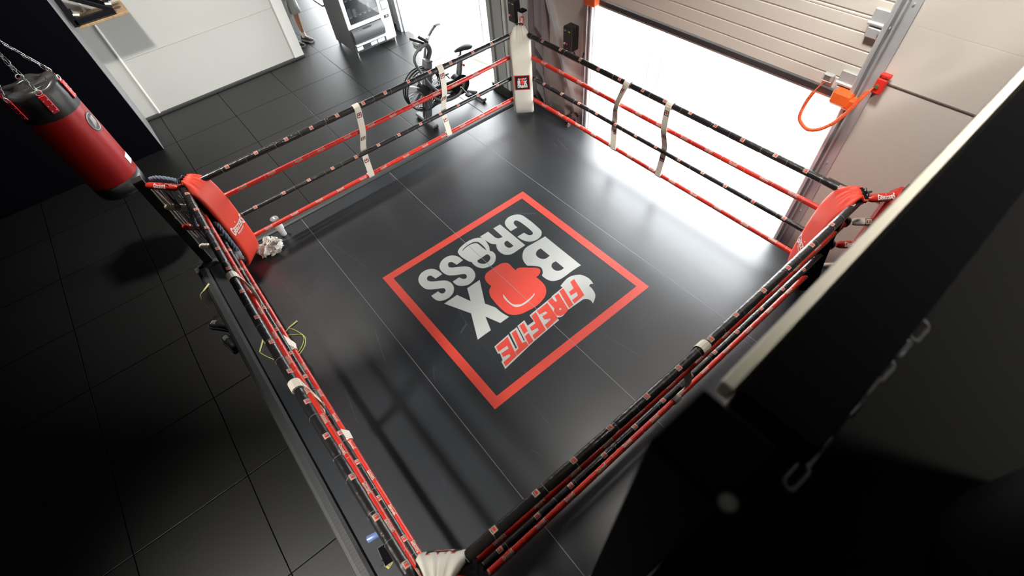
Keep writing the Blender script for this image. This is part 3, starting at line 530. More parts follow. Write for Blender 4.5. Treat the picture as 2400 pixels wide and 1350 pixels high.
# corner offsets
CORN = {'L': (X0, Y0), 'B': (X0, Y1), 'R': (X1, Y1), 'N': (X1, Y0)}
POST = {'L': (-2.67, -2.43), 'B': (-2.62, 2.44), 'R': (2.24, 2.42), 'N': (2.30, -2.42)}
for k, (px, py) in POST.items():
    mb = MB(); mb.rbox((px, py, 0.77), (0.09, 0.09, 1.46), 0.006)
    pcol = {'L': mat('dark_grey_post', (0.012, 0.012, 0.012), 0.6), 'B': mat('white_post', (0.75, 0.74, 0.70), 0.4), 'R': BLACK, 'N': BLACK}[k]
    po = mb.build('corner_post', pcol, ring)
    MB().rbox((px, py, 1.507), (0.095, 0.095, 0.02), 0.004).build('post_cap', BLACK if k != 'L' else DSTEEL, po)
    MB().rbox((px, py, 0.29), (0.2, 0.2, 0.02), 0.004).build('base_plate', DSTEEL, po)
mb = MB(); mb.rbox((2.22, 2.40, 0.9), (0.2, 0.2, 1.15), 0.06); mb.build('post_cover', RED, ring)

CREAMP = mat('cream_print', (.50, .44, .36), .55)
gz = winged('GEEZERS', 0.030, 2.9)
def squiggle_square():
    """small square emblem for ropes, kept as polygons by layer"""
    k = 0.020 / 1.01
    return k
def rope_prints(mb, a, b, bow, r, kind, axis_n):
    """lettering bent around the rope, facing the camera side"""
    d = (b - a).normalized(); L = (b - a).length
    spacing = 0.30
    n = int(L / spacing); nu = axis_n
    e1 = nu - d * nu.dot(d); e1.normalize(); e2 = e1.cross(d); upv = RX if (abs(d.x) > .5 and a.y < 0) else -DN; base_flip = 1 if e2.dot(upv) > 0 else -1
    def mapper(s0, flip, rot=0.0, h=0.0006):
        def fn(x, y):
            s_ = s0 + x * flip; th = y * flip / r + rot
            f = s_ / L
            base = a + d * s_ + bow * (4 * f * (1 - f))
            return base + (e1 * math.cos(th) + e2 * math.sin(th)) * (r * 1.045 + h)
        return fn
    rnd = random.Random(int(a.x * 100 + a.z * 1000))
    for i in range(n):
        s0 = (i + .5) * L / n + rnd.uniform(-.02, .02)
        rots = (0.15,) if kind == 'red' else (0.35,)
        for rot in rots:
            rot += rnd.uniform(-.25, .25)
            flip = base_flip
            if kind == 'red':
                mb.cur = 2; place2d(mb, gz, mapper(s0 + (0.1 if rot > 1.5 else 0), flip, rot), False)
            else:
                # square emblem: white border, red heart, letters hint as small polygons
                q = 0.019
                def grid(x0, x1, y0, y1, h, mi):
                    mb.cur = mi + 2; fn = mapper(s0, flip, rot, h); ny = 5
                    vs = [fn(x, y0 + (y1 - y0) * j / ny) for j in range(ny + 1) for x in (x0, x1)]
                    mb.add(vs, [(2 * j, 2 * j + 1, 2 * j + 3, 2 * j + 2) for j in range(ny)], True)
                grid(-q, q, -q, q, .0004, 0)
                grid(-q - .0015, -q, -q, q, .0006, 1); grid(q, q + .0015, -q, q, .0006, 1)
                grid(-.004, .012, -.012, .008, .0008, 1)
                grid(-.013, -.009, -.012, .012, .0008, 2); grid(-.009, .012, .010, .0135, .0008, 2)
def rope(a, b, r, kind, bow, label, seed):
    a = Vector(a); b = Vector(b); bow = Vector(bow); d = (b - a); L = d.length; d.normalize()
    rnd = random.Random(seed)
    n = int(L / 0.02); pts = []; rs = []
    joints = []; s_ = rnd.uniform(.2, .5)
    while s_ < L: joints.append(s_); s_ += rnd.uniform(.42, .62)
    for i in range(n + 1):
        f = i / n; s_ = f * L
        p = a + d * s_ + bow * (4 * f * (1 - f))
        dj = min(abs(s_ - j) for j in joints)
        rr = r * (1 + 0.035 * noise.noise(Vector((s_ * 9, seed * 3.7, 0))) + 0.03 * noise.noise(Vector((s_ * 30, seed * 1.7, 5))))
        if dj < .012: rr *= .9
        pts.append(p); rs.append(rr)
    tb = MB().tube(pts, rs, 14)
    # cord ties around the joints and along
    tb.cur = 1; ss = list(joints) + [j + rnd.uniform(.15, .3) for j in joints]
    e1 = Vector((0, 0, 1)) - d * d.z; e1.normalize(); e2 = d.cross(e1)
    for j in ss:
        if j > L - .05: continue
        f = j / L; c_ = a + d * j + bow * (4 * f * (1 - f)); tilt = rnd.uniform(-.35, .35)
        lp = [c_ + (e1 * math.cos(t) + e2 * math.sin(t)) * (r * 1.07) + d * (tilt * r * math.cos(t)) for t in [2 * PI * k / 14 for k in range(14)]]
        tb.tube(lp, 0.0009, 4, closed=True)
    mid = (a + b) / 2
    rope_prints(tb, a, b, bow, r, kind, (CAM - mid).normalized())
    o = tb.build('rope', [RED if kind == 'red' else BLKV, CORD, CREAMP, REDP, BLKP], ring, fixn=False)
    o['label'] = label
    return o
SIDES = [('B', 'R', (0, 1, 0)), ('L', 'B', (-1, 0, 0)), ('L', 'N', (0, -1, 0)), ('N', 'R', (1, 0, 0))]
for si, (k0, k1, out_) in enumerate(SIDES):
    for i in range(4):
        a = (*CORN[k0], ZR[i]); b = (*CORN[k1], ZR[i])
        sag = (-0.015, -0.02, -0.012, -0.008)[i]; ob = (0.025, 0.01, 0.01, 0.005)[i]
        rope(a, b, RR[i], 'red' if i % 2 else 'black', (out_[0] * ob, out_[1] * ob, sag),
             ('red' if i % 2 else 'black') + ' vinyl covered rope', si * 4 + i + 1)

# spacer straps
def ropepos(side, i, u):
    k0, k1, out_ = SIDES[side]; a = Vector((*CORN[k0], ZR[i])); b = Vector((*CORN[k1], ZR[i]))
    d = (b - a); axis = 0 if abs(d.x) > abs(d.y) else 1
    f = (u - a[axis]) / d[axis]
    sag = (-0.015, -0.02, -0.012, -0.008)[i]; ob = (0.025, 0.01, 0.01, 0.005)[i]
    return a + d * f + Vector((out_[0] * ob, out_[1] * ob, sag)) * (4 * f * (1 - f)), d.normalized()
EMB = None
def strap(side, us, twist=0.0):
    w = 0.075; mb = MB(); inn = Vector((-SIDES[side][2][0], -SIDES[side][2][1], 0))
    pos = [ropepos(side, i, us[i]) for i in range(4)]
    d = pos[0][1]
    # loops round each rope
    for i in range(4):
        p, _ = pos[i]; r = RR[i] + .007; lp = []
        lp = [p + (Vector((0, 0, 1)) * math.cos(t) + inn * math.sin(t)) * r for t in [2 * PI * k / 12 for k in range(13)]]
        if i in (0, 3): mb.ribbon(lp, d, w, 0.004)
    # long face in front of the ropes
    face = []; side_in = 1
    for i in range(4):
        p, _ = pos[i]; r = RR[i] + .010
        face.append(p + inn * r * (1 if i in (0, 1, 3) else -1) + Vector((0, 0, 0)))
    pts = spline(face, 6)
    wds = [d + inn * twist * math.sin(k / len(pts) * PI * 2) for k in range(len(pts))]
    mb.ribbon(pts, wds, w, 0.004)
    st = mb.build('spacer_strap', CREAMS, ring); st['label'] = 'cream webbing strap'
    # square emblems between the ropes
    nrm_up = Vector((0, 0, 1))
    for i in range(3):
        j = int((i + .42) * 6); c_ = pts[j]; t_ = (pts[j + 1] - pts[j]).normalized()
        xa = d if (d.cross(-t_)).dot(inn) > 0 else -d
        if (xa.cross(-t_)).dot(CAM - c_) < 0: xa = -xa
        ya = -t_; na = xa.cross(ya).normalized(); k = 0.028
        def fn(x, y, h, c_=c_, xa=xa, ya=ya, na=na, k=k): return c_ + xa * x * k + ya * y * k + na * (0.0032 + h * 0.0004)
        e = MB(); e.cur = 0; place2d(e, fill([[(-1, -1), (1, -1), (1, 1), (-1, 1)]]), lambda x, y: fn(x, y, 0))
        e.cur = 1; place2d(e, ([(-.7, -.7), (.7, -.7), (.7, .7), (-.7, .7)], [(0, 1, 2, 3)]), lambda x, y: fn(x, y, 1))
        e.cur = 2; place2d(e, fill(LOGO['glove']), lambda x, y: fn(x * 1.6, y * 1.6, 2))
        e.cur = 0; place2d(e, fill(LOGO['B']), lambda x, y: fn(x * .9, y * .9, 2)); place2d(e, fill(LOGO['X']), lambda x, y: fn(x * .9, y * .9, 2))
        e.build('strap_emblem', [BLKP, WHT, REDP], st)
strap(1, (-0.20, -0.24, -0.29, -0.33)); strap(1, (0.93, 0.91, 0.88, 0.86))
strap(0, (-0.53, -0.62, -0.68, -0.60), .3); strap(0, (0.05, 0.06, 0.07, 0.10))
strap(2, (-0.87, -0.84, -0.72, -0.62), .4); strap(2, (0.42, 0.44, 0.52, 0.50), .3)
strap(3, (0.12, 0.10, 0.12, 0.12)); 

# connectors from rope corners to the posts
def wob(p, s): return p + Vector((0, 0, s))
CONC = [RED, CREAM, RED, CREAM]
for k in 'LBRN':
    c0 = CORN[k]; p0 = POST[k]
    for i in range(4):
        a = Vector((*c0, ZR[i])); b = Vector((*p0, ZR[i] + (.03 if i == 0 else 0.0)))
        d = (b - a).normalized(); L = (b - a).length
        m = MB(); m.tube([a + d * .05, a + d * .08, a + d * (L * .5), a + d * (L - .09), a + d * (L - .06)], [.022, .034, .036, .034, .02], 14)
        o = m.build('turnbuckle_cover', CONC[i], ring); o['label'] = ('red' if i % 2 == 0 else 'cream') + ' turnbuckle cover'
        chain(MB(), a - d * .01, a + d * .06, .012, .012, .004).build('shackle', CHROME, o); chain(MB(), a + d * (L - .07), b, .012, .012, .004).build('shackle', CHROME, o)
        # knot of tape at the rope corner
        kb = MB(); kb.lathe([(0.001, -.045), (.034, -.035), (.042, 0), (.034, .035), (.001, .045)], a, 12); kb.build('rope_end_knot', BLKV, ring)
        up = Vector((0, 0, 1)); view = (CAM - a).normalized(); e1 = (view - d * view.dot(d)).normalized(); e2 = e1.cross(d)
        flip = 1 if e2.dot(-DN) > 0 else -1
        def fn(x, y, mid=(a + d * L * .5), d=d, e1=e1, e2=e2, fl=flip):
            th = y / .036; return mid + d * (x * fl) + (e1 * math.cos(th) + e2 * math.sin(th) * fl) * .0375
        if i % 2 == 0:
            e = MB(); place2d(e, winged('GEEZERS', .05, 2.5), fn); e.build('cover_print', WHT, o, fixn=False)
        else:
            e = MB(); e.cur = 0
            for x0, x1, y0, y1, c_ in ((-.028, .028, -.028, -.022, 0), (-.028, .028, .022, .028, 0), (-.028, -.022, -.022, .022, 0), (.022, .028, -.022, .022, 0), (-.006, .006, -.014, .012, 1), (-.017, -.010, -.014, .012, 0), (.010, .017, -.014, .012, 0)):
                e.cur = c_; ny = 6; vs = [fn(x, y0 + (y1 - y0) * j / ny) for j in range(ny + 1) for x in (x0, x1)]
                e.add(vs, [(2 * j, 2 * j + 1, 2 * j + 3, 2 * j + 2) for j in range(ny)])
            e.build('cover_print', [BLKP, REDP], o, fixn=False)

REDPAD = mat('red_pad_vinyl', (0.80, 0.065, 0.035), 0.5, bump=.06, bscale=10)
# corner pads (hang in front of the corners)
def corner_pad(k, col, label, width=0.28, shift=0.0, emblem='winged', zb=0.34, matl=None, prof=None, dirv=None):
    inn = Vector(dirv or (-(CORN[k][0] + .17), -(CORN[k][1] - .02), 0)).normalized(); lat = Vector((0, 0, 1)).cross(inn)
    cx, cy = CORN[k][0] + lat.x * shift, CORN[k][1] + lat.y * shift
    t = empty('corner_pad', (cx, cy, zb), label, 'corner pad')
    prof = prof or [(-.01, 1.475), (0.05, 1.475), (0.10, 1.445), (0.145, 1.37), (0.175, 1.26), (0.19, 1.1), (0.195, .9), (0.195, .7), (0.185, .55), (0.16, .44), (0.12, .37), (0.085, zb)]
    org = Vector((cx, cy, 0)); P = spline([Vector((p[0], 0, p[1])) for p in prof], 4)
    zt = max(p.z for p in P)
    def halfw(z):
        g = (zt - z)
        return width / 2 * (0.45 + 0.55 * min(1, g / 0.075) ** .6)
    nseg = 20
    def shell(th0, th1, mname, m, taper=0.0):
        mb = MB(); rows = []
        for i, p in enumerate(P):
            tn = (P[min(i + 1, len(P) - 1)] - P[max(i - 1, 0)]).normalized(); nn = Vector((-tn.z, 0, tn.x)) * (1 if -tn.z > 0 else -1)
            hw = halfw(p.z); row = []
            g = max(0, 1 - (zt - p.z) / 0.16)
            for j in range(nseg + 1):
                q = j / nseg * 2 - 1
                edge = (1 - abs(q) ** 16); g = max(0, 1 - (zt - p.z) / 0.11); pl = g * 0.007 * math.sin(q * 17 + math.sin(q * 5) * 2 + p.z * 9)
                off = th0 + (th1 - th0) * edge + pl - (taper * (1 - max(0, min(1, (p.z - .35) / .95))) if taper else 0)
                row.append(org + inn * (p.x + nn.x * off) + Vector((0, 0, p.z + nn.z * off)) + lat * (q * hw))
            rows.append(row)
        vs = [v for r_ in rows for v in r_]; n = nseg + 1
        mb.add([v - t.location for v in vs], [(i * n + j, i * n + j + 1, (i + 1) * n + j + 1, (i + 1) * n + j) for i in range(len(P) - 1) for j in range(nseg)], True)
        return mb, vs
    f, _ = shell(0.0, 0.03, 'cover', col); 
    fo = f.build('front_cover', col, t)
    so = fo.modifiers.new('thick', 'SOLIDIFY'); so.thickness = 0.008; so.offset = -1
    bk = MB(); rows = []
    for i, p in enumerate(P):
        tn = (P[min(i + 1, len(P) - 1)] - P[max(i - 1, 0)]).normalized(); nn = Vector((-tn.z, 0, tn.x)) * (1 if -tn.z > 0 else -1)
        hw = halfw(p.z) * .985; g = max(0, min(1, (zt - p.z) / .95)); th = .02 + (.17 * g ** .9 if p.z > .5 else .17 * (1 - .5 * max(0, (.5 - p.z) / .16)))
        for q, o_ in ((-1, -.014), (1, -.014), (1, -th), (-1, -th)):
            rows.append(org + inn * (p.x + nn.x * o_) + Vector((0, 0, p.z + nn.z * o_ * .3)) + lat * (q * hw) - t.location)
    nr = len(P)
    bk.add(rows, [(4 * i + a, 4 * i + (a + 1) % 4, 4 * i + 4 + (a + 1) % 4, 4 * i + 4 + a) for i in range(nr - 1) for a in range(4)] + [(0, 1, 2, 3), (4 * nr - 1, 4 * nr - 2, 4 * nr - 3, 4 * nr - 4)], False)
    bo = bk.build('black_backing', BLACK, t); bo['label'] = 'black cushion body behind the cover'
    # drawstring knot on top
    kb = MB(); topc = org + inn * P[0].x + Vector((0, 0, zt)); kb.tube([topc - t.location, topc + Vector((0, 0, .02)) - inn * .03 - t.location, Vector((cx, cy, zt + .01)) - t.location], .012, 8)
    for a_ in (-1, 1): kb.tube(spline([topc - t.location + lat * .05 * a_, topc - t.location + lat * .03 * a_ + Vector((0, 0, .03)), Vector((cx, cy, zt + .03)) - t.location], 5), .006, 6)
    kb.build('tie_cord', BLKV, t)
    # prints
    def surf(x, y, h):  # x lateral (m), y = height z (abs)
        # find profile point with that height
        best = min(range(len(P) - 1), key=lambda i: abs((P[i].z + P[i + 1].z) / 2 - y))
        p = P[best]; p2 = P[best + 1]; ff = (y - p.z) / (p2.z - p.z) if abs(p2.z - p.z) > 1e-6 else 0
        xx = p.x + (p2.x - p.x) * ff
        q = max(-1, min(1, x / halfw(y))); off = 0.03 * (1 - abs(q) ** 16)
        return org + inn * (xx + off + 0.0035 + h * .0006) + lat * x + Vector((0, 0, y)) - t.location
    return t, surf
tL, sL = corner_pad('L', REDPAD, 'bright red padded corner cushion at the dark left corner of the ring', shift=0.05)
e = MB(); place2d(e, winged('GEEZERS', .11, 2.05), lambda x, y: sL(x, y + .86, 1)); e.build('cushion_print', WHT, tL)
tR, sR = corner_pad('R', REDPAD, 'red padded corner cushion beside the open door at the right corner')
e = MB(); place2d(e, winged('GEEZERS', .11, 2.05), lambda x, y: sR(x, y + .84, 1)); e.build('cushion_print', WHT, tR)
def box_emblem(t, sf, zc, s_=0.085):
    e = MB(); g = 1.14; n_ = 8
    vs = [sf(-g * s_ + 2 * g * s_ * i / n_, zc - g * s_ + 2 * g * s_ * j / n_, 0.3) for j in range(n_ + 1) for i in range(n_ + 1)]
    e.add(vs, [(j * (n_ + 1) + i, j * (n_ + 1) + i + 1, (j + 1) * (n_ + 1) + i + 1, (j + 1) * (n_ + 1) + i) for j in range(n_) for i in range(n_)])
    eo = e.build('logo_patch', BLKP, t)
    for o in logo_set(lambda x, y, h: sf(x * s_, zc + y * s_, 1 + h * 1.5), eo, frame=1.14, th=.1): pass
tB, sB = corner_pad('B', CREAM, 'cream white padded corner cushion with square logo at the far corner', dirv=(.42, -.36, 0))
box_emblem(tB, sB, 0.85, .09)
tN, sN = corner_pad('N', CREAM, 'cream white padded corner cushion at the nearest corner of the ring, bottom edge', width=0.31, shift=-0.1, dirv=(-.8, .6, 0), prof=[(0.0, 1.48), (0.06, 1.48), (0.12, 1.455), (0.165, 1.40), (0.185, 1.30), (0.19, 1.1), (0.19, .9), (0.18, .7), (0.16, .55), (0.13, .44), (0.10, .37), (0.075, 0.34)])
box_emblem(tN, sN, 1.335, .085)
# ------------------------------------------------------------------ punching bag on the left
def punching_bag():
    t = empty('punching_bag', (-3.6, -2.7, 1.0), 'red punching bag with black ends hanging from chains at the left', 'punching bag')
    R = 0.25
    blk = mat('bag_black_leather', (0.018, 0.018, 0.018), 0.42, bump=0.3, bscale=12, coat=.1)
    red = mat('bag_red_leather', (0.36, 0.008, 0.008), 0.42, bump=0.15, bscale=6, coat=.1)
    MB().lathe([(R * .998, .18), (R * 1.01, .3), (R * 1.015, .6), (R * 1.005, .85), (R, .98)], n=48).build('body', red, t)
    MB().lathe([(0.001, 0), (R * .8, 0.005), (R * .95, .02), (R * .99, .06), (R * .995, .18), (R * .98, .18)], n=48).build('bottom_cap', blk, t)
    c = MB(); n = 48; prof = [(R * 1.0, .975), (R * 1.008, 1.02), (R * 1.0, 1.12), (R * .97, 1.21), (R * .93, 1.245), (R * .86, 1.25), (R * .5, 1.235), (.001, 1.225)]
    vs = []
    for r, z in prof:
        for k in range(n):
            a = 2 * PI * k / n; w = 1 + (.02 * math.cos(6 * a) if 1.1 < z < 1.25 else 0)
            vs.append((math.cos(a) * r * w, math.sin(a) * r * w, z + (.012 * math.cos(6 * a) if z > 1.2 and r > .1 else 0)))
    c.add(vs, [(i * n + k, i * n + (k + 1) % n, (i + 1) * n + (k + 1) % n, (i + 1) * n + k) for i in range(len(prof) - 1) for k in range(n)], True)
    c.build('top_cap', blk, t)
    z_ = MB(); z_.tube([(math.cos(a) * .15, math.sin(a) * .15, 1.242) for a in [k * PI / 12 for k in range(19)]], .004, 6); z_.build('zip', CHROME, t)
    tabm = mat('red_tab', (.65, .02, .03), .35, coat=.3)
    apex = Vector((0, 0, 1.78))
    a0 = math.atan2(CAM.y + 2.7, CAM.x + 3.6)
    for k in range(6):
        a = a0 + k * PI / 3 + .05; u = Vector((math.cos(a), math.sin(a), 0)); w = Vector((-math.sin(a), math.cos(a), 0))
        m = MB(); rot = Matrix((u, w, Vector((0, 0, 1)))).transposed()
        m.rbox(u * (R + .012) + Vector((0, 0, 1.13)), (.014, .062, .17), .006, rot)
        m.rbox(u * (R + .006) + Vector((0, 0, 1.225)), (.012, .05, .03), .005, rot)
        tb = m.build('hanging_tab', tabm, t)
        rv = MB()
        for dz in (-.05, 0, .05):
            for dw in (-.018, .018):
                rv.cyl(u * (R + .017) + w * dw + Vector((0, 0, 1.12 + dz)), u * (R + .023) + w * dw + Vector((0, 0, 1.12 + dz)), .005, 8)
        ring_ = [u * (R + .012) + w * (math.cos(q) * .026) + Vector((0, 0, 1.245 + math.sin(q) * .024)) for q in [2 * PI * j / 16 for j in range(16)]]
        rv.tube(ring_, .004, 6, closed=True)
        rv.build('rivets_and_ring', STEEL, tb)
        ch = MB(); chain(ch, u * (R + .01) + Vector((0, 0, 1.27)), apex, .010, .022, .0026, sag=.01); ch.build('chain', CHROME, t)
    m = MB(); m.lathe([(.001, 1.77), (.025, 1.78), (.03, 1.83), (.02, 1.87), (.001, 1.88)], n=16)
    m.build('swivel', CHROME, t)
    ch = MB(); chain(ch, Vector((0, 0, 1.87)), Vector((0, 0, 4.9)), .012, .02, .004); ch.build('chain', STEEL, t)
    # oval patch and white label on the side that faces the room
    def on(a, z, h): return Vector((math.cos(a) * (R * 1.012 + h), math.sin(a) * (R * 1.012 + h), z))
    e = MB(); ca, cz = 1.12, .80; N = 32
    e.add([on(ca, cz, .003)] + [on(ca + math.cos(q) * .30, cz + math.sin(q) * .10, .003) for q in [2 * PI * j / N for j in range(N)]], [(0, 1 + j, 1 + (j + 1) % N) for j in range(N)])
    po = e.build('oval_patch', mat('patch_dark', (.06, .06, .06), .4), t)
    e = MB(); e.tube([on(ca + math.cos(q) * .27, cz + math.sin(q) * .085, .004) for q in [2 * PI * j / N for j in range(N)]], .0015, 4, closed=True)
    for q in range(8): e.tube([on(ca - .15 + .04 * q, cz - .05 + .004 * q, .004), on(ca - .05 + .03 * q, cz + .05, .004)], .0016, 4)
    e.build('patch_print', WHT, po)
    e = MB(); e.add([on(1.12 + .14 * i, .27 + .10 * j, .004) for j in (0, 1) for i in range(4)], [(i, i + 1, i + 5, i + 4) for i in range(3)])
    e.build('white_label', WHT, t)
    return t
punching_bag()
b = MB(); b.bx(-3.7, -3.5, -9, 2.5, 6.2 - 0.3, 6.2); structure(b.build('trim_12', DSTEEL))

# ------------------------------------------------------------------ things on the ring mat
t = empty('drinking_tumbler', (-2.44, -1.571, 0.3), 'white insulated tumbler with clear lid standing on the ring edge', 'tumbler')
TW = mat('tumbler_white', (.82, .82, .80), .35)
MB().lathe([(.001, 0), (.030, 0), (.033, .004), (.036, .085), (.037, .09), (.044, .10), (.046, .14), (.046, .235), (.044, .24)], n=32).build('cup', TW, t)
MB().lathe([(.046, .232), (.049, .236), (.049, .262), (.046, .27), (.03, .268), (.001, .266)], n=32).build('lid', mat('clear_plastic', (.55, .58, .58), .12, trans=.6), t)
m = MB(); m.rbox((0, 0, .272), (.05, .018, .010), .004); m.build('lid_slider', mat('clear_slider', (.7, .7, .7), .2), t)

def cloth_pile(name, c, n, spread, w, m, label, cat, seed, h=.05):
    rnd = random.Random(seed); mb = MB()
    for k in range(n):
        p = Vector((rnd.uniform(-.5, .5) * spread, rnd.uniform(-.5, .5) * spread, rnd.uniform(.01, h))); a = rnd.uniform(0, 6.28); pts = [p]
        for j in range(5):
            a += rnd.uniform(-1.6, 1.6); st = rnd.uniform(.04, .075)
            q = pts[-1] + Vector((math.cos(a) * st, math.sin(a) * st, 0)); q.z = max(.004, min(h, q.z + rnd.uniform(-.03, .03)))
            if Vector((q.x, q.y)).length > spread: q = q * .7; q.z = max(.004, q.z)
            pts.append(q)
        P = spline(pts, 5); wd = [Vector((rnd.uniform(-.2, .2), math.sin(i * .5 + k), .9 + .5 * math.cos(i * .4))) for i in range(len(P))]
        mb.ribbon(P, wd, w * rnd.uniform(.7, 1.1), .003)
    zz = min(v[2] for v in mb.v); mb.v = [(v[0], v[1], v[2] - zz) for v in mb.v]
    o = mb.build(name, m, None, c); return tag(o, label, cat)
cloth_pile('hand_wraps', (-2.30, -1.79, .3), 22, .15, .05, mat('white_cotton', (.88, .87, .82), .9), 'crumpled white hand wraps heaped beside the left red corner cushion', 'hand wraps', 3, .07)

YEL = mat('yellow_green_cord', (.62, .66, .16), .5)
YELH = mat('pale_yellow_handle', (.70, .66, .28), .45)
t = empty('jump_rope', (-.9, -2.2, .3), 'thin yellow green skipping rope lying on the mat by the left ropes', 'skipping rope')
def v3(L, z=.005): return [Vector((x + .9, y + 2.2, z)) for x, y in L]
lp = [(-1.09, -2.086), (-1.032, -2.044), (-0.896, -2.0), (-0.821, -2.015), (-0.762, -2.06), (-0.713, -2.15), (-0.703, -2.196), (-0.709, -2.252), (-0.762, -2.297), (-0.848, -2.351), (-0.939, -2.396), (-1.016, -2.425)]
l2 = [(-1.135, -2.342), (-1.06, -2.335), (-1.02, -2.24), (-1.015, -2.13), (-0.972, -2.07), (-0.921, -2.01), (-0.851, -2.018), (-0.78, -2.08), (-0.74, -2.159), (-0.75, -2.22), (-.80, -2.27), (-0.90, -2.29), (-1.0, -2.25), (-1.06, -2.18), (-1.075, -2.12), (-1.09, -2.086)]
MB().tube(spline(v3(lp), 8), .0035, 8).tube(spline(v3(l2, .008), 8), .0035, 8).build('cord', YEL, t)
for p, q in (((-1.111, -1.976), (-1.09, -2.086)), ((-1.135, -2.342), (-1.016, -2.425))):
    a, b = v3([p, q], .012); m = MB(); m.tube([a, a.lerp(b, .15), a.lerp(b, .8), b], [.011, .0085, .0075, .005], 10); m.tube([a, a.lerp(b, .06)], .012, 10)
    m.build('handle', YELH, t)
a = Vector((1.203, -2.40, .325)); b = Vector((1.228, -2.29, .325))
t = empty('drink_can', (1.2155, -2.345, .3), 'small blue cylinder lying on the mat near the bottom ropes', 'can')
m = MB(); d = b - a; m.tube([a - t.location, a + d * .04 - t.location, b - d * .04 - t.location, b - t.location], [.022, .0255, .0255, .022], 24); m.build('body', mat('blue_metal', (.16, .24, .48), .3, .4), t)
m = MB(); m.tube([a - d * .01 - t.location, a - t.location], .02, 24); m.tube([b + d * .01 - t.location, b - t.location], .02, 24); m.build('rim', CHROME, t)
t = empty('phone', (1.375, -2.345, .3), 'black smartphone with light rim lying under the lowest ropes', 'phone', rz=-.1)
m = MB(); m.rbox((-.0, 0, .004), (.15, .072, .007), .004); m.build('case', mat('phone_rim', (.25, .25, .26), .3, .6), t)
m = MB(); m.bx(-.071, .071, -.0325, .0325, .0078, .0084); m.build('screen', mat('phone_glass', (.004, .004, .005), .12), t)
t = empty('key_tag', (1.443, -2.36, .3), 'yellow green square key tag with keys beside the phone', 'key tag', rz=.35)
m = MB(); m.rbox((0, 0, .002), (.045, .05, .003), .002); m.build('tag', mat('tag_yellow', (.42, .43, .08), .5), t)
m = MB()
for k in range(4): m.bx(-.016 + .010 * k, -.012 + .010 * k, -.016, .016, .0036, .0042)
m.build('tag_print', BLKP, t)
m = MB(); m.tube([Vector((-.035 + .014 * math.cos(q), .005 + .014 * math.sin(q), .005)) for q in [2 * PI * j / 16 for j in range(16)]], .0015, 6, closed=True)
m.rbox((-.035, -.02, .004), (.006, .045, .003), .001); m.rbox((-.05, .0, .006), (.02, .02, .003), .002); m.build('keys', CHROME, t)
cloth_pile('crumpled_cloth', (-1.62, 2.42, .3), 9, .07, .09, mat('brown_cloth', (.07, .035, .03), .8), 'dark brown crumpled cloth on the mat at the foot of the beige wall', 'cloth', 9, .08)

# ------------------------------------------------------------------ gear hung on the left post
PC = mat('pink_white_cord', (.62, .42, .42), .5); BC = mat('black_cord', (.02, .02, .025), .5); WC = mat('off_white_cord', (.55, .54, .5), .5)
def hung_rope(x, y, z, L, m, hm, label, seed, sway=.02, n=2):
    rnd = random.Random(seed)
    t = empty('hanging_skipping_rope', (x, y, z), label, 'skipping rope', )
    mb = MB(); r = .0035 if m is not BC else .0045
    for k in range(n):
        ox = (k - (n - 1) / 2) * .05
        P = [Vector((ox * .3, ox * .3, .045)), Vector((ox, ox * .6 + .01, 0)), Vector((ox * 1.3 + rnd.uniform(-1, 1) * sway, ox + rnd.uniform(-1, 1) * sway, -L * .5)), Vector((ox * 1.1, ox * .8, -L * .92)), Vector((0, 0, -L)), Vector((-ox * .8 - .02, -ox * .6, -L * .85)), Vector((-ox * .6, -ox * .4, -L * .4)), Vector((-.02, -.02, 0)), Vector((-ox * .3, -ox * .3, .045))]
        mb.tube(spline(P, 8), r, 6)
    mb.build('cord', m, t)
    for s_ in (-1, 1):
        a = Vector((.02 * s_, .025 * s_ + .02, -L * .25)); b = a + Vector((.02 * s_, .01, -.14))
        h = MB(); h.tube([a + Vector((0, 0, .05)), a, b], [.006, .009, .012], 10); h.build('handle', hm, t)
    return t
hung_rope(-2.575, -2.34, 1.425, .72, PC, mat('tan_handle', (.35, .27, .12), .5), 'pink and white cord hanging from the left corner post', 1)
hung_rope(-2.635, -2.395, 1.43, .55, YEL, mat('tan_handle', (.35, .27, .12), .5), 'yellow cord with tan handle hanging nearest the left post cap', 2, n=1)
hung_rope(-2.50, -2.265, 1.42, .95, BC, DSTEEL, 'bundle of black skipping ropes hanging below the red corner connector', 3, .05, 4)
hung_rope(-2.42, -2.19, 1.42, .85, WC, WC, 'off white cord hanging close to the corner knot', 4, n=1)
BLUEG = mat('blue_grey_rope', (.15, .19, .25), .8, bump=.8, bscale=60)
def twisted(name, pts, r, m, label, cat):
    P = spline([Vector(p) for p in pts], 14); mb = MB()
    for k in range(3):
        S_ = []
        for i, p in enumerate(P):
            tn = (P[min(i + 1, len(P) - 1)] - P[max(i - 1, 0)]).normalized(); u = tn.cross(Vector((.3, .2, 1))).normalized(); w = tn.cross(u)
            a = i * .45 + k * 2 * PI / 3; S_.append(p + (u * math.cos(a) + w * math.sin(a)) * r * .55)
        mb.tube(S_, r * .6, 7)
    return tag(mb.build(name, m), label, cat)
twisted('braided_rope', [(-2.66, -2.33, 1.47), (-2.58, -2.27, 1.50), (-2.48, -2.18, 1.49), (-2.40, -2.13, 1.47), (-2.36, -2.15, 1.36), (-2.38, -2.19, 1.2), (-2.40, -2.24, 1.05), (-2.36, -2.26, .98)], .02, BLUEG, 'blue grey twisted rope draped over the left corner connectors', 'rope')
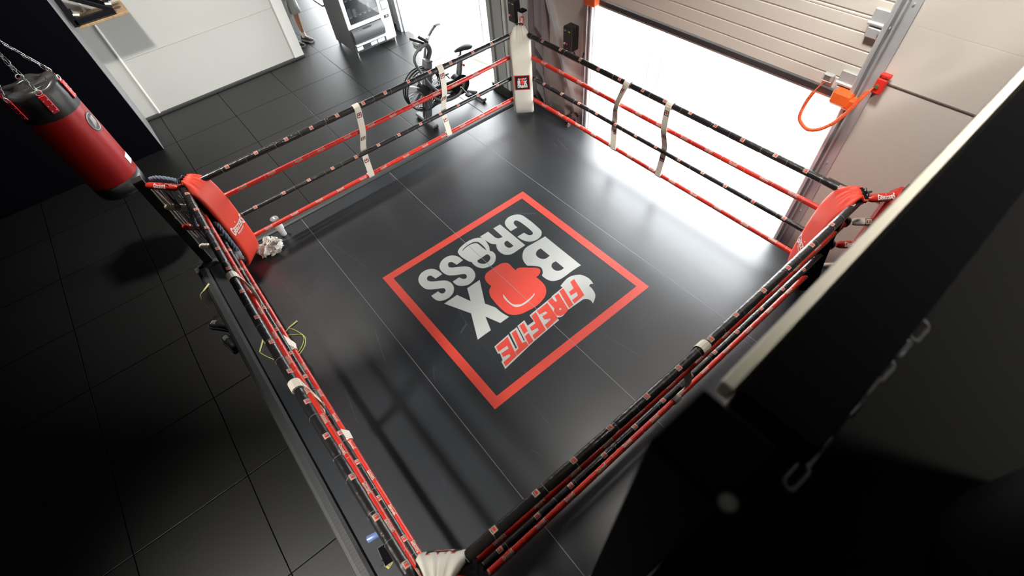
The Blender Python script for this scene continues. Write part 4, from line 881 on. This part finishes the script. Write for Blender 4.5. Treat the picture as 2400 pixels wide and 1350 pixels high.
twisted('braided_rope', [(-2.24, -2.10, .98), (-2.18, -2.075, 1.04), (-2.11, -2.07, .98), (-2.08, -2.07, .85), (-2.08, -2.07, .72), (-2.12, -2.08, .64)], .02, BLUEG, 'blue grey twisted loop hanging behind the red cushion above the lower ropes', 'rope')
# grey glove hanging behind the pad
t = empty('boxing_glove', (-2.11, -2.10, .63), 'worn grey boxing glove tucked between ropes behind the red cushion', 'glove')
gm = mat('grey_leather', (.20, .20, .21), .5, bump=.5, bscale=18)
m = MB(); m.lathe([(.001, .075), (.03, .07), (.052, .045), (.058, .01), (.05, -.03), (.04, -.055), (.035, -.06)], n=20); m.v = [(v[0] * 1.15, v[1] * .85, v[2]) for v in m.v]; m.build('mitt', gm, t)
m = MB(); m.tube([Vector((.03, -.03, -.03)), Vector((.065, -.03, 0)), Vector((.07, -.02, .035)), Vector((.055, -.01, .055))], [.02, .024, .022, .014], 12); m.build('thumb', gm, t)
m = MB(); m.lathe([(.037, -.055), (.042, -.06), (.042, -.12), (.038, -.125), (.001, -.125)], n=20); m.build('cuff', BLKV, t)

# sneakers on the floor along the left side of the ring
def shoe(t, m_up, m_sole, L=.28):
    """toe along +Y"""
    prof = [(-.5, .032, .075), (-.42, .038, .085), (-.25, .038, .085), (-.05, .040, .075), (.12, .046, .062), (.3, .050, .052), (.42, .042, .045), (.5, .02, .035)]
    n = 14; vs = []
    for f, hw, h in prof:
        for k in range(n):
            a = PI * k / (n - 1); vs.append((math.cos(a) * hw, f * L, .022 + max(0, math.sin(a)) ** .7 * (h - .01)))
    u = MB(); u.add(vs, [(i * n + k, i * n + k + 1, (i + 1) * n + k + 1, (i + 1) * n + k) for i in range(len(prof) - 1) for k in range(n - 1)] + [tuple(range(n)), tuple(range((len(prof) - 1) * n, len(prof) * n))], True)
    up = u.build('upper', m_up, t)
    s = MB(); out = [(hw + .006, f * L * 1.03) for f, hw, h in prof]; lp = [(x, y) for x, y in out] + [(-x, y) for x, y in out[::-1]]
    nn = len(lp); s.add([(x, y, 0) for x, y in lp] + [(x, y, .026 + .006 * (y < 0)) for x, y in lp], [tuple(range(nn))[::-1], tuple(range(nn, 2 * nn))] + [(i, (i + 1) % nn, nn + (i + 1) % nn, nn + i) for i in range(nn)])
    s.build('sole', m_sole, t)
    l = MB()
    for k in range(4): l.tube([(-.025, .02 + k * .022, .082 - k * .006), (0, .022 + k * .022, .096 - k * .008), (.025, .02 + k * .022, .082 - k * .006)], .003, 6)
    l.build('laces', WC, t)
SK = mat('sneaker_black', (.02, .02, .022), .6); SG = mat('sneaker_grey_sole', (.08, .08, .085), .5)
for k, (x, y, rz, lb) in enumerate(((-1.93, -2.69, 2.2, 'dark sneaker on the floor against the left ring cushion'), (-1.62, -2.68, 1.75, 'second dark sneaker by the left ring cushion, nearer the camera'))):
    t = empty('sneaker', (x, y, 0), lb, 'shoe', rz=rz); shoe(t, SK, SG)
t = empty('skipping_rope_handle', (-2.24, -2.585, .31), 'single yellow rope handle resting on the ring edge near the left post', 'handle')
m = MB(); m.tube([(-.035, .05, .012), (.0, .0, .012), (.025, -.035, .012)], [.011, .009, .006], 10); m.build('grip', YELH, t)
m = MB(); m.tube(spline([Vector((.025, -.035, .012)), Vector((.05, -.07, .012)), Vector((.07, -.10, -.05)), Vector((.08, -.11, -.2))], 6), .0035, 6); m.build('cord', YEL, t)

# ------------------------------------------------------------------ air bike
def air_bike():
    t = empty('air_bike', (-3.57, 1.65, 0), 'grey exercise bike with spoked fan wheel standing before the bright side doorway', 'exercise bike')
    G = mat('bike_grey', (.15, .155, .16), .45, coat=.1); K = mat('bike_black', (.012, .012, .013), .45)
    # local frame: x side, y along (front is -y), z up
    def V(y, z, x=0): return Vector((x, y - 1.65, z))
    def obj_(name, mb, m, p=t, lab=None):
        o = mb.build(name, m, p)
        if lab: o['label'] = lab
        return o
    m = MB(); m.rbox(V(1.17, .045), (.52, .09, .05), .012); fb = obj_('front_foot', m, G)
    m = MB()
    for s in (-1, 1): m.cyl(V(1.14, .03, s * .23), V(1.22, .03, s * .23), .028, 16)
    obj_('transport_wheel', m, K, fb)
    m = MB(); m.rbox(V(2.15, .045), (.46, .07, .05), .012); rb = obj_('rear_foot', m, G)
    m = MB()
    for s in (-1, 1): m.cyl(V(2.15, 0, s * .2), V(2.15, .03, s * .2), .022, 12)
    obj_('levelling_foot', m, K, rb)
    m = MB(); q = (V(1.40, .9) - V(1.19, .06)).normalized().to_track_quat('Z', 'X').to_matrix()
    m.rbox((V(1.40, .9) + V(1.19, .06)) / 2 + Vector((.0, 0, 0)), (.11, .12, .86), .02, q)
    m.rbox(V(1.405, .90), (.11, .12, .03), .01, q)
    obj_('front_post', m, G)
    m = MB(); m.tube(spline([V(1.40, .9), V(1.47, 1.0), V(1.47, 1.08), V(1.42, 1.13), V(1.33, 1.14)], 6), .034, 12); obj_('gooseneck', m, G)
    m = MB(); m.rbox(V(1.30, 1.15), (.16, .05, .10), .012); m.rbox(V(1.29, 1.18), (.12, .06, .02), .006); obj_('console', m, mat('console_grey', (.25, .26, .26), .4))
    m = MB(); q = (V(1.9, .30) - V(1.28, .20)).normalized().to_track_quat('Z', 'X').to_matrix()
    m.rbox(V(1.6, .235), (.06, .62, .06), .012); m.tube([V(1.85, .25), V(2.15, .09)], .034, 10); m.tube(spline([V(1.3, .42, .07), V(1.5, .25, .07), V(1.8, .24, .07), V(1.93, .42, .07)], 5), .022, 10)
    m.tube(spline([V(1.3, .42, -.07), V(1.5, .25, -.07), V(1.8, .24, -.07), V(1.93, .42, -.07)], 5), .022, 10)
    obj_('main_frame', m, G)
    # fan wheel
    c = V(1.24, .53); Rw_ = .305
    m = MB()
    for s in (-1, 1): m.tube([c + Vector((s * .06, math.cos(a) * Rw_, math.sin(a) * Rw_)) for a in [2 * PI * j / 48 for j in range(48)]], .010, 8, closed=True)
    m.tube([c + Vector((0, math.cos(a) * Rw_ * 1.0, math.sin(a) * Rw_ * 1.0)) for a in [2 * PI * j / 48 for j in range(48)]], .014, 8, closed=True)
    cage = obj_('fan_cage', m, K)
    m = MB()
    for j in range(36):
        a = 2 * PI * j / 36
        for s in (-1, 1): m.tube([c + Vector((s * .075, math.cos(a) * .05, math.sin(a) * .05)), c + Vector((s * .062, math.cos(a + .25) * Rw_, math.sin(a + .25) * Rw_))], .0022, 5)
    obj_('cage_spokes', m, mat('dark_wire', (.05, .05, .05), .4, .5), cage)
    m = MB()
    for j in range(10):
        a = 2 * PI * j / 10; u = Vector((0, math.cos(a), math.sin(a))); w = Vector((0, -math.sin(a), math.cos(a)))
        m.add([c + u * .07 + Vector((-.035, 0, 0)), c + u * .07 + Vector((.035, 0, 0)), c + u * .27 + w * .015 + Vector((.035, 0, 0)), c + u * .27 + w * .015 + Vector((-.035, 0, 0)), c + u * .07 + w * .004 + Vector((-.035, 0, 0)), c + u * .07 + w * .004 + Vector((.035, 0, 0)), c + u * .27 + w * .02 + Vector((.035, 0, 0)), c + u * .27 + w * .02 + Vector((-.035, 0, 0))], [(0, 1, 2, 3), (4, 7, 6, 5), (0, 4, 5, 1), (3, 2, 6, 7), (0, 3, 7, 4), (1, 5, 6, 2)])
    obj_('fan_blade', m, mat('blade_grey', (.30, .31, .32), .5), cage)
    m = MB(); m.cyl(c + Vector((-.085, 0, 0)), c + Vector((.085, 0, 0)), .065, 24); obj_('fan_hub', m, K, cage)
    m = MB(); m.box(c + Vector((.078, -.13, -.09)), (.002, .16, .03), Matrix.Rotation(.45, 3, 'X')); obj_('cage_sticker', m, mat('dull_red', (.4, .04, .03), .5), cage)
    # belt guards
    m = MB(); m.cyl(V(1.86, .36, -.05), V(1.86, .36, .06), .155, 32); m.rbox(V(1.62, .40, .0), (.11, .5, .17), .03, Matrix.Rotation(-.08, 3, 'X')); obj_('chain_guard', m, K)
    m = MB(); m.cyl(V(1.82, .36, -.11), V(1.82, .36, .11), .014, 12); m.tube([V(1.82, .36, .11), V(1.90, .22, .12)], .012, 8); m.tube([V(1.82, .36, -.11), V(1.74, .50, -.12)], .012, 8)
    cr_ = obj_('crank', m, CHROME)
    m = MB(); m.rbox(V(1.90, .22, .17), (.09, .09, .025), .008); obj_('pedal', m, K, cr_)
    m = MB(); m.rbox(V(1.74, .50, -.17), (.09, .09, .025), .008); obj_('pedal', m, K, cr_)
    # seat
    m = MB(); q = (V(1.97, .76) - V(1.86, .42)).normalized().to_track_quat('Z', 'X').to_matrix(); m.rbox((V(1.97, .76) + V(1.86, .42)) / 2, (.055, .085, .36), .012, q); m.tube([V(1.955, .74), V(1.985, .83)], .018, 10)
    sp = obj_('seat_post', m, G)
    e = MB(); ax = (V(1.97, .76) - V(1.86, .42)).normalized(); n_ = Vector((1, 0, 0)); w_ = n_.cross(ax)
    mid = (V(1.97, .74) + V(1.87, .46)) / 2
    place2d(e, text2d('ASSAULT', .034, .02), lambda x, y: mid + ax * x * .95 - w_ * y * -1 * -1 + n_ * .0285); e.build('lettering', BLKP, sp)
    m = MB(); m.cyl(V(1.94, .66, .03), V(1.94, .66, .10), .006, 8); m.lathe([(.001, -.012), (.018, -.008), (.018, .008), (.001, .012)], V(1.94, .66, .10), 12, rot=Matrix.Rotation(PI / 2, 3, 'Y')); o = obj_('adjusting_knob', m, mat('dull_red', (.4, .04, .03), .5), sp)
    m = MB(); prof = [(-.14, .020, .02), (-.10, .028, .035), (-.03, .045, .045), (.05, .085, .05), (.10, .095, .048), (.14, .075, .03), (.155, .03, .012)]; n = 16; vs = []
    for y, hw, h in prof:
        for k in range(n):
            a = 2 * PI * k / n; vs.append(V(2.02 + y, .845 + math.sin(a) * h * (1 if math.sin(a) > 0 else .5) + (.01 if y > .1 else 0), math.cos(a) * hw))
    m.add(vs, [(i * n + k, i * n + (k + 1) % n, (i + 1) * n + (k + 1) % n, (i + 1) * n + k) for i in range(len(prof) - 1) for k in range(n)] + [tuple(range(n)), tuple(range(6 * n, 7 * n))], True)
    obj_('saddle', m, K)
    # moving arms with grips
    for s in (1, -1):
        if s > 0:
            P = [V(1.62, .36, .13), V(1.44, .46, .17), V(1.295, .617, .20), V(1.175, .86, .21), V(1.105, 1.07, .21), V(1.154, 1.172, .21), V(1.27, 1.216, .21), V(1.366, 1.238, .21)]
            g1 = [P[-1], V(1.33, 1.28, .20), V(1.257, 1.345, .19)]; g2 = [V(1.37, 1.20, .17), V(1.27, 1.26, .12), V(1.167, 1.325, .10)]
        else:
            P = [V(1.62, .36, -.13), V(1.5, .46, -.17), V(1.45, .66, -.20), V(1.48, .84, -.21), V(1.535, .979, -.21), V(1.60, 1.08, -.21), V(1.667, 1.145, -.21), V(1.74, 1.195, -.21)]
            g1 = [P[-1], V(1.79, 1.20, -.23), V(1.86, 1.175, -.27)]; g2 = [V(1.62, 1.10, -.19), V(1.56, 1.13, -.12), V(1.5, 1.14, -.08)]
        m = MB(); m.tube(spline(P, 8), .019, 10); arm = obj_('handle_arm', m, G)
        m = MB(); m.tube(g1, .021, 12); obj_('grip', m, K, arm)
        m = MB(); m.tube(g2, .018, 12); obj_('inner_grip', m, K, arm)
        m = MB(); m.cyl(V(1.62, .36, s * .10), V(1.62, .36, s * .16), .03, 16); obj_('pivot', m, K, arm)
    return t
air_bike()

# ------------------------------------------------------------------ vending machine
def vending():
    t = empty('vending_machine', (-6.3, 1.38, 0), 'tall white and grey vending machine with glass front beside the side doorway', 'vending machine')
    SG_ = mat('machine_side_grey', (.10, .105, .11), .4); WF = mat('machine_white', (.72, .73, .73), .35); DK = mat('machine_dark', (.03, .03, .032), .35)
    m = MB(); m.rbox((-.44, .435, .95), (.84, .87, 1.78), .01); m.build('cabinet', SG_, t)
    m = MB(); m.bx(-.02, .012, 0, .06, .50, 1.84); m.bx(-.02, .012, .66, .87, .10, 1.84); m.bx(-.02, .012, .06, .66, .50, .56); m.bx(-.02, .012, .06, .66, 1.76, 1.84)
    m.build('door_frame', WF, t)
    sh = MB(); sh.bx(-.02, -.012, .06, .66, .56, 1.76); inn = sh.build('window_interior', DK, t)
    r = random.Random(5)
    for k in range(4):
        z = .68 + k * .27
        m = MB(); m.bx(-.02, .003, .07, .65, z, z + .012); m.build('shelf', mat('shelf_grey', (.3, .31, .32), .4), inn)
        for j in range(6):
            m = MB(); y = .11 + j * .095; h = r.uniform(.09, .15); m.rbox((-.012 + .004, y, z + .014 + h / 2), (.014, .06, h), .005)
            m.build('snack_packet', mat('packet_%d' % r.randrange(5), [(.05, .05, .06), (.35, .35, .33), (.12, .14, .2), (.4, .38, .3), (.2, .2, .2)][r.randrange(5)], .4), inn)
            m = MB(); m.bx(.002, .005, y - .02, y + .02, z - .016, z - .002); m.build('price_tag', WHT, inn)
    gl = bpy.data.materials.new('window_glass'); gl.use_nodes = True; nt = gl.node_tree; nt.nodes.clear()
    out = nt.nodes.new('ShaderNodeOutputMaterial'); mx = nt.nodes.new('ShaderNodeMixShader'); tr = nt.nodes.new('ShaderNodeBsdfTransparent'); gs = nt.nodes.new('ShaderNodeBsdfGlossy'); gs.inputs['Roughness'].default_value = .03
    tr.inputs[0].default_value = (.6, .62, .63, 1); mx.inputs[0].default_value = .12
    nt.links.new(tr.outputs[0], mx.inputs[1]); nt.links.new(gs.outputs[0], mx.inputs[2]); nt.links.new(mx.outputs[0], out.inputs[0])
    m = MB(); m.bx(.006, .010, .06, .66, .56, 1.76); m.build('glass_pane', gl, t)
    # delivery bin: curved dark flap
    m = MB(); pr = [(.012, .48), (.05, .45), (.075, .39), (.078, .32), (.06, .26), (.03, .235)]; vs = [(x, y, z) for y in (.03, .66) for x, z in pr]; n = 6
    m.add(vs, [(i, i + 1, n + i + 1, n + i) for i in range(n - 1)], True); m.add([(x, y, z) for y in (.03, .66) for x, z in pr + [(-.01, .235), (-.01, .48)]], [tuple(range(8)), tuple(range(8, 16))[::-1]], False)
    bn = m.build('delivery_flap', mat('flap_dark', (.05, .052, .055), .3), t)
    m = MB(); m.bx(.045, .062, .26, .42, .455, .470); m.build('flap_handle', DK, bn)
    m = MB(); m.rbox((.035, .345, .215), (.06, .64, .03), .008); m.build('bin_lip', mat('lip_light', (.55, .56, .56), .3), t)
    m = MB(); m.bx(-.02, .01, .0, .66, .08, .20); kp = m.build('kick_plate', DK, t)
    LG = mat('label_grey', (.6, .6, .6), .4)
    for y0, y1 in ((.33, .46), (.48, .62), (.04, .16)): MB().bx(.01, .014, y0, y1, .11, .17).build('vent_label', LG, kp)
    m = MB()
    for y in (.03, .84):
        for x in (-.03, -.8): m.cyl((x, y, 0), (x, y, .1), .022, 10)
    m.build('foot', CHROME, t)
    m = MB(); m.bx(.012, .016, .71, .83, .60, .90); pn = m.build('keypad_panel', mat('panel_grey', (.14, .15, .15), .4), t)
    m = MB(); m.rbox((.019, .77, .69), (.008, .085, .11), .003); m.build('keypad_screen', mat('screen_white', (.8, .82, .82), .2), pn)
    m = MB(); m.rbox((.017, .775, .495), (.012, .10, .055), .004); cp = m.build('coin_return', DK, t)
    m = MB(); m.lathe([(.001, .012), (.014, .008), (.016, 0)], (.02, .775, .495), 14, rot=Matrix.Rotation(PI / 2, 3, 'Y')); m.build('coin_button', CHROME, cp)
vending()

# floor mat / scale beyond the vending machine
t = empty('door_mat', (-9.25, 2.1, 0), 'small dark framed pale mat on the floor behind the vending machine', 'mat')
m = MB(); m.rbox((0, 0, .01), (.5, .35, .02), .006); m.build('frame', BLKV, t)
m = MB(); m.bx(-.21, .21, -.14, .14, .02, .024); m.build('pad', mat('pale_pad', (.6, .6, .58), .7), t)

# ------------------------------------------------------------------ wall rack with wooden board
t = empty('wall_rack', (-7.2, -1.87, 1.66), 'black steel wall rack with wooden base board high on the white partition', 'wall rack')
WOOD = mat('plywood', (.38, .25, .13), .55, var=.25, vscale=5, stretch=(1, 6, 1))
m = MB(); m.rbox((.27, 0, .0), (.54, .66, .035), .004); m.build('board', WOOD, t)
m = MB()
for y in (-.33, ): m.bx(.48, .55, y - .04, y + .03, .02, 1.2)
m.bx(.48, .55, -.33, .18, .04, .10); m.bx(.0, .5, -.36, -.30, .04, .10); m.bx(.0, .5, .12, .18, .04, .10); m.bx(.48, .55, -.33, .25, .42, .48)
m.box((.50, -.10, .26), (.04, .62, .05), Matrix.Rotation(-.62, 3, 'X')); m.box((.25, -.10, .26), (.04, .62, .05), Matrix.Rotation(-.62, 3, 'X'))
m.build('steel_frame', BLACK, t)
for y, z in ((-.26, .13), (.16, .14)):
    m = MB(); m.cyl((.50, y - .035, z + .02), (.50, y + .035, z - .0), .016, 14); m.build('white_roller', WHT, t)
m = MB(); m.lathe([(.001, 0), (.05, .01), (.055, .03), (.001, .05)], (.42, .22, .16), 16); m.build('hook_pad', BLACK, t)

# ------------------------------------------------------------------ person behind the partition
def skin_obj(name, nodes, edges, m, parent=None, sub=2, root=0):
    me = bpy.data.meshes.new(name); me.from_pydata([n[0] for n in nodes], edges, []); me.materials.append(m)
    o = bpy.data.objects.new(name, me); COL.objects.link(o)
    sk = o.modifiers.new('skin', 'SKIN'); sk.use_smooth_shade = True
    lay = me.skin_vertices[0].data if me.skin_vertices else None
    if lay is None:
        bm = bmesh.new(); bm.from_mesh(me); bm.verts.layers.skin.verify(); bm.to_mesh(me); bm.free(); lay = me.skin_vertices[0].data
    for i, nd in enumerate(nodes):
        r = nd[1]; lay[i].radius = r if isinstance(r, tuple) else (r, r)
        lay[i].use_root = (i == root)
    ss = o.modifiers.new('sub', 'SUBSURF'); ss.levels = sub; ss.render_levels = sub
    if parent: o.parent = parent
    return o
def person():
    t = empty('person', (-7.74, .87, 0), 'person in pale grey shorts and sneakers, mostly hidden behind the white partition', 'person', rz=-1.15)
    SKN = mat('skin', (.50, .27, .17), .5, var=.05); SH = mat('grey_shorts', (.52, .53, .51), .85, bump=.3, bscale=12); TE = mat('white_tshirt', (.65, .65, .63), .85)
    # facing +Y; left leg a little forward
    N = [((0, 0, .96), (.13, .10)), ((0, .0, 1.12), (.125, .095)), ((0, .0, 1.30), (.15, .105)), ((0, -.01, 1.44), (.12, .08)), ((0, -.005, 1.52), .055), ((0, .01, 1.60), .062), ((0, .02, 1.69), (.078, .095)), ((0, .015, 1.77), (.06, .075))]
    E = [(i, i + 1) for i in range(7)]
    def leg(s, yo):
        b = len(N)
        N.extend([((s * .10, yo * .2, .86), .088), ((s * .105, yo * .6 + .01, .66), .072), ((s * .105, yo + .015, .50), .054), ((s * .105, yo - .005, .40), .056), ((s * .105, yo - .01, .30), .048), ((s * .105, yo - .01, .16), .036), ((s * .105, yo - .015, .09), .038), ((s * .11, yo + .09, .045), .032)])
        E.append((0, b)); E.extend([(b + i, b + i + 1) for i in range(7)])
    def arm(s):
        b = len(N)
        N.extend([((s * .19, -.01, 1.42), .056), ((s * .24, -.02, 1.28), .046), ((s * .26, -.02, 1.13), .038), ((s * .235, .08, 1.09), .034), ((s * .20, .18, 1.13), (.026, .022))])
        E.append((3, b)); E.extend([(b + i, b + i + 1) for i in range(4)]); h = b + 4
        c = len(N); N.append(((s * .18, .25, 1.15), (.038, .018))); E.append((h, c))
        for k in range(4):
            f = len(N); L_ = (.075, .085, .08, .062)[k]; x = s * (.205 - k * .018); zz = 1.155
            N.extend([((x, .285, zz), .010), ((x, .285 + L_ * .5, zz - .004), .009), ((x, .285 + L_ * .9, zz - .025), .008)]); E.append((c, f)); E.extend([(f, f + 1), (f + 1, f + 2)])
        f = len(N); N.extend([((s * .155, .225, 1.15), .011), ((s * .135, .255, 1.15), .009)]); E.append((h, f)); E.append((f, f + 1))
    leg(-1, .03); leg(1, -.02); arm(-1); arm(1)
    N2 = [(tuple(p), r) for p, r in N]
    skin_obj('body', N2, E, SKN, t)
    # face bits and hair
    m = MB(); m.lathe([(.001, .115), (.05, .105), (.082, .06), (.088, .0), (.08, -.04)], (0, -.01, 1.72), 20); m.build('hair', mat('brown_hair', (.05, .03, .02), .6), t)
    m = MB(); m.tube([(0, .10, 1.71), (0, .125, 1.68), (0, .11, 1.665)], [.008, .013, .008], 8); m.build('nose', SKN, t)
    m = MB()
    for s in (-1, 1): m.lathe([(.001, .011), (.009, .006), (.011, 0), (.009, -.006), (.001, -.011)], (s * .03, .098, 1.715), 10)
    m.build('eye', mat('eye_dark', (.03, .025, .02), .2), t)
    m = MB(); m.tube([(-.022, .103, 1.635), (0, .112, 1.632), (.022, .103, 1.635)], .005, 6); m.build('mouth', mat('lip', (.35, .12, .10), .5), t)
    # shorts: waist band ring down to two leg openings
    def tubeshape(name, rings, m_, n=24):
        mb = MB(); vs = []
        for (cx, cy, cz, rx, ry) in rings:
            for k in range(n):
                a = 2 * PI * k / n; w = 1 + .03 * math.sin(5 * a + cz * 20); vs.append((cx + math.cos(a) * rx * w, cy + math.sin(a) * ry * w, cz))
        mb.add(vs, [(i * n + k, i * n + (k + 1) % n, (i + 1) * n + (k + 1) % n, (i + 1) * n + k) for i in range(len(rings) - 1) for k in range(n)], True)
        o = mb.build(name, m_, t); so = o.modifiers.new('t', 'SOLIDIFY'); so.thickness = .006; return o
    tubeshape('shorts', [(0, 0, 1.04, .155, .12), (0, 0, .98, .17, .13), (0, 0, .90, .185, .145), (0, .01, .82, .18, .14)], SH)
    for s, yo in ((-1, .03), (1, -.02)):
        tubeshape('shorts_leg', [(s * .085, yo * .15, .90, .10, .135), (s * .10, yo * .3, .80, .105, .13), (s * .108, yo * .6, .66, .105, .12), (s * .11, yo * .85 + .01, .535, .105, .115)], SH)
    tubeshape('tshirt', [(0, -.005, 1.50, .075, .07), (0, -.01, 1.47, .17, .10), (0, 0, 1.38, .185, .125), (0, 0, 1.2, .165, .12), (0, 0, 1.0, .172, .132), (0, 0, .93, .18, .14)], TE)
    for s in (-1, 1): tubeshape('sleeve', [(s * .16, -.01, 1.46, .06, .07), (s * .215, -.015, 1.36, .068, .07), (s * .245, -.02, 1.24, .066, .066)], TE)
    for s, yo in ((-1, .03), (1, -.02)):
        m = MB(); m.lathe([(.047, .07), (.043, .12), (.041, .165), (.044, .17)], (s * .105, yo - .012, 0), 18); m.build('sock', WHT, t)
        g = empty('sneaker', (s * .105, yo + .055, 0)); g.parent = t
        shoe(g, mat('shoe_black_mesh', (.03, .03, .032), .6), mat('shoe_grey_sole', (.42, .42, .40), .5), .29)
person()

# ------------------------------------------------------------------ outside the big door
def fence_foot(x, y, label, rz, post=True):
    t = empty('fence_foot', (x, y, -.02), label, 'fence foot', rz=rz)
    CN = mat('pale_block', (.55, .55, .53), .8)
    m = MB(); m.bx(-.3, .3, -.10, -.05, 0, .14); m.bx(-.3, .3, .05, .10, 0, .14); m.bx(-.3, -.22, -.05, .05, 0, .14); m.bx(.22, .3, -.05, .05, 0, .14); m.bx(-.05, .05, -.05, .05, 0, .14); m.build('block', CN, t)
    if post:
        m = MB(); m.cyl((0, 0, 0), (0, 0, 2.4), .022, 12); m.cyl((.16, 0, .0), (.16, 0, 2.4), .022, 12); m.build('post', STEEL, t)
fence_foot(-1.05, 3.2, 'pale hollow concrete fence foot outside the big open door', .3)
fence_foot(-4.42, 3.0, 'pale hollow concrete fence foot outside the side doorway', .2)

# ------------------------------------------------------------------ near the camera: steel post, rail and raised deck
structure(MB().bx(2.655, 6, -9, 2.58, 2.95, 3.12).build('floor_deck', mat('black_deck', (.002, .002, .002), .8, spec=.1)))
t = empty('steel_upright', (2.592, -1.455, 0), 'black square steel post close to the camera, top end out of focus', 'post')
m = MB(); m.rbox((0, 0, 1.85), (.11, .11, 3.70), .006); m.build('post', mat('near_black_steel', (.0015, .0015, .002), .7, spec=.05), t)
m = MB(); m.cyl((.052, -.045, 3.70), (.052, -.045, 3.706), .010, 14); m.build('bolt', mat('bolt_grey', (.2, .21, .2), .5, .3), t)
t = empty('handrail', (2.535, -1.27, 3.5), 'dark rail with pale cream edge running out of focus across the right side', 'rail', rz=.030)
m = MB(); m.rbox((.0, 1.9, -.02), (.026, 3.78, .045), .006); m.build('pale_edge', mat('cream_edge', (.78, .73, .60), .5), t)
m = MB(); m.rbox((.09, 1.9, -.04), (.15, 3.78, .10), .01); m.build('rail_body', mat('near_black_steel', (.0015, .0015, .002), .7, spec=.05), t)
m = MB(); m.cyl((.09, .5, -.05), (.09, .5, -.38), .03, 14); m.cyl((.12, 3.3, -.05), (.12, 3.3, -.38), .03, 14); m.build('rail_post', BLACK, t)
o = MB(); chain(o, (2.70, -1.30, 3.45), (2.70, -.80, 3.43), .012, .018, .0035, sag=.05)
tag(o.build('safety_chain', mat('dull_dark_chain', (.05,.05,.05), .5, .5)), 'thin steel chain along the dark rail near the camera', 'chain')
t = empty('heavy_bag', (3.18, -.95, 3.12), 'large black heavy bag standing on the dark deck at the right', 'punching bag')
m = MB(); m.lathe([(.001, 0), (.2, 0), (.22, .03), (.225, .4), (.22, .62), (.19, .66), (.001, .67)], n=36); m.build('body', mat('dull_black_leather', (.002, .002, .0025), .7, spec=.15), t)
m = MB(); m.ribbon([(math.cos(a) * .229, math.sin(a) * .229, .5) for a in [2 * PI * j / 36 for j in range(37)]], (0, 0, 1), .04); m.build('strap', DSTEEL, t)

# ceiling lamps (above the frame); the last one is added for the rail edge
for i, (l, a_, b_, p_, tg, spr) in enumerate(LAMPS):
    t = empty('ceiling_lamp', l, ['ceiling lamp above the left ring corner', 'ceiling lamp above the near ring corner', 'ceiling lamp above the big door', 'small lamp added to brighten the pale edge of the dark rail'][i], 'lamp')
    m = MB(); m.rbox((0, 0, .0), (a_ + .1, b_ + .1, .10), .02); m.cyl((0, 0, .05), (0, 0, .3), .01, 8); m.build('housing', mat('lamp_housing', (.3, .3, .3), .4), t)
    m = MB(); m.bx(-a_ / 2, a_ / 2, -b_ / 2, b_ / 2, -.056, -.052); m.build('diffuser', mat('lamp_diffuser', (.9, .9, .85), .5, emit=(1, .93, .8), estr=4), t)

GROUPS = {'corner_pad': 'padded cushions in the ring corners', 'door_control_box': 'black control boxes beside the doors', 'hanging_skipping_rope': 'skipping ropes hung at the left corner post', 'sneaker': 'dark sneakers on the floor beside the ring', 'braided_rope': 'blue grey twisted ropes at the left corner', 'fence_foot': 'concrete fence feet outside', 'ceiling_lamp': 'ceiling lamps'}
for o in list(bpy.data.objects):
    b = o.name.split('.')[0]
    if o.parent is None and b in GROUPS and 'label' in o: o['group'] = GROUPS[b]
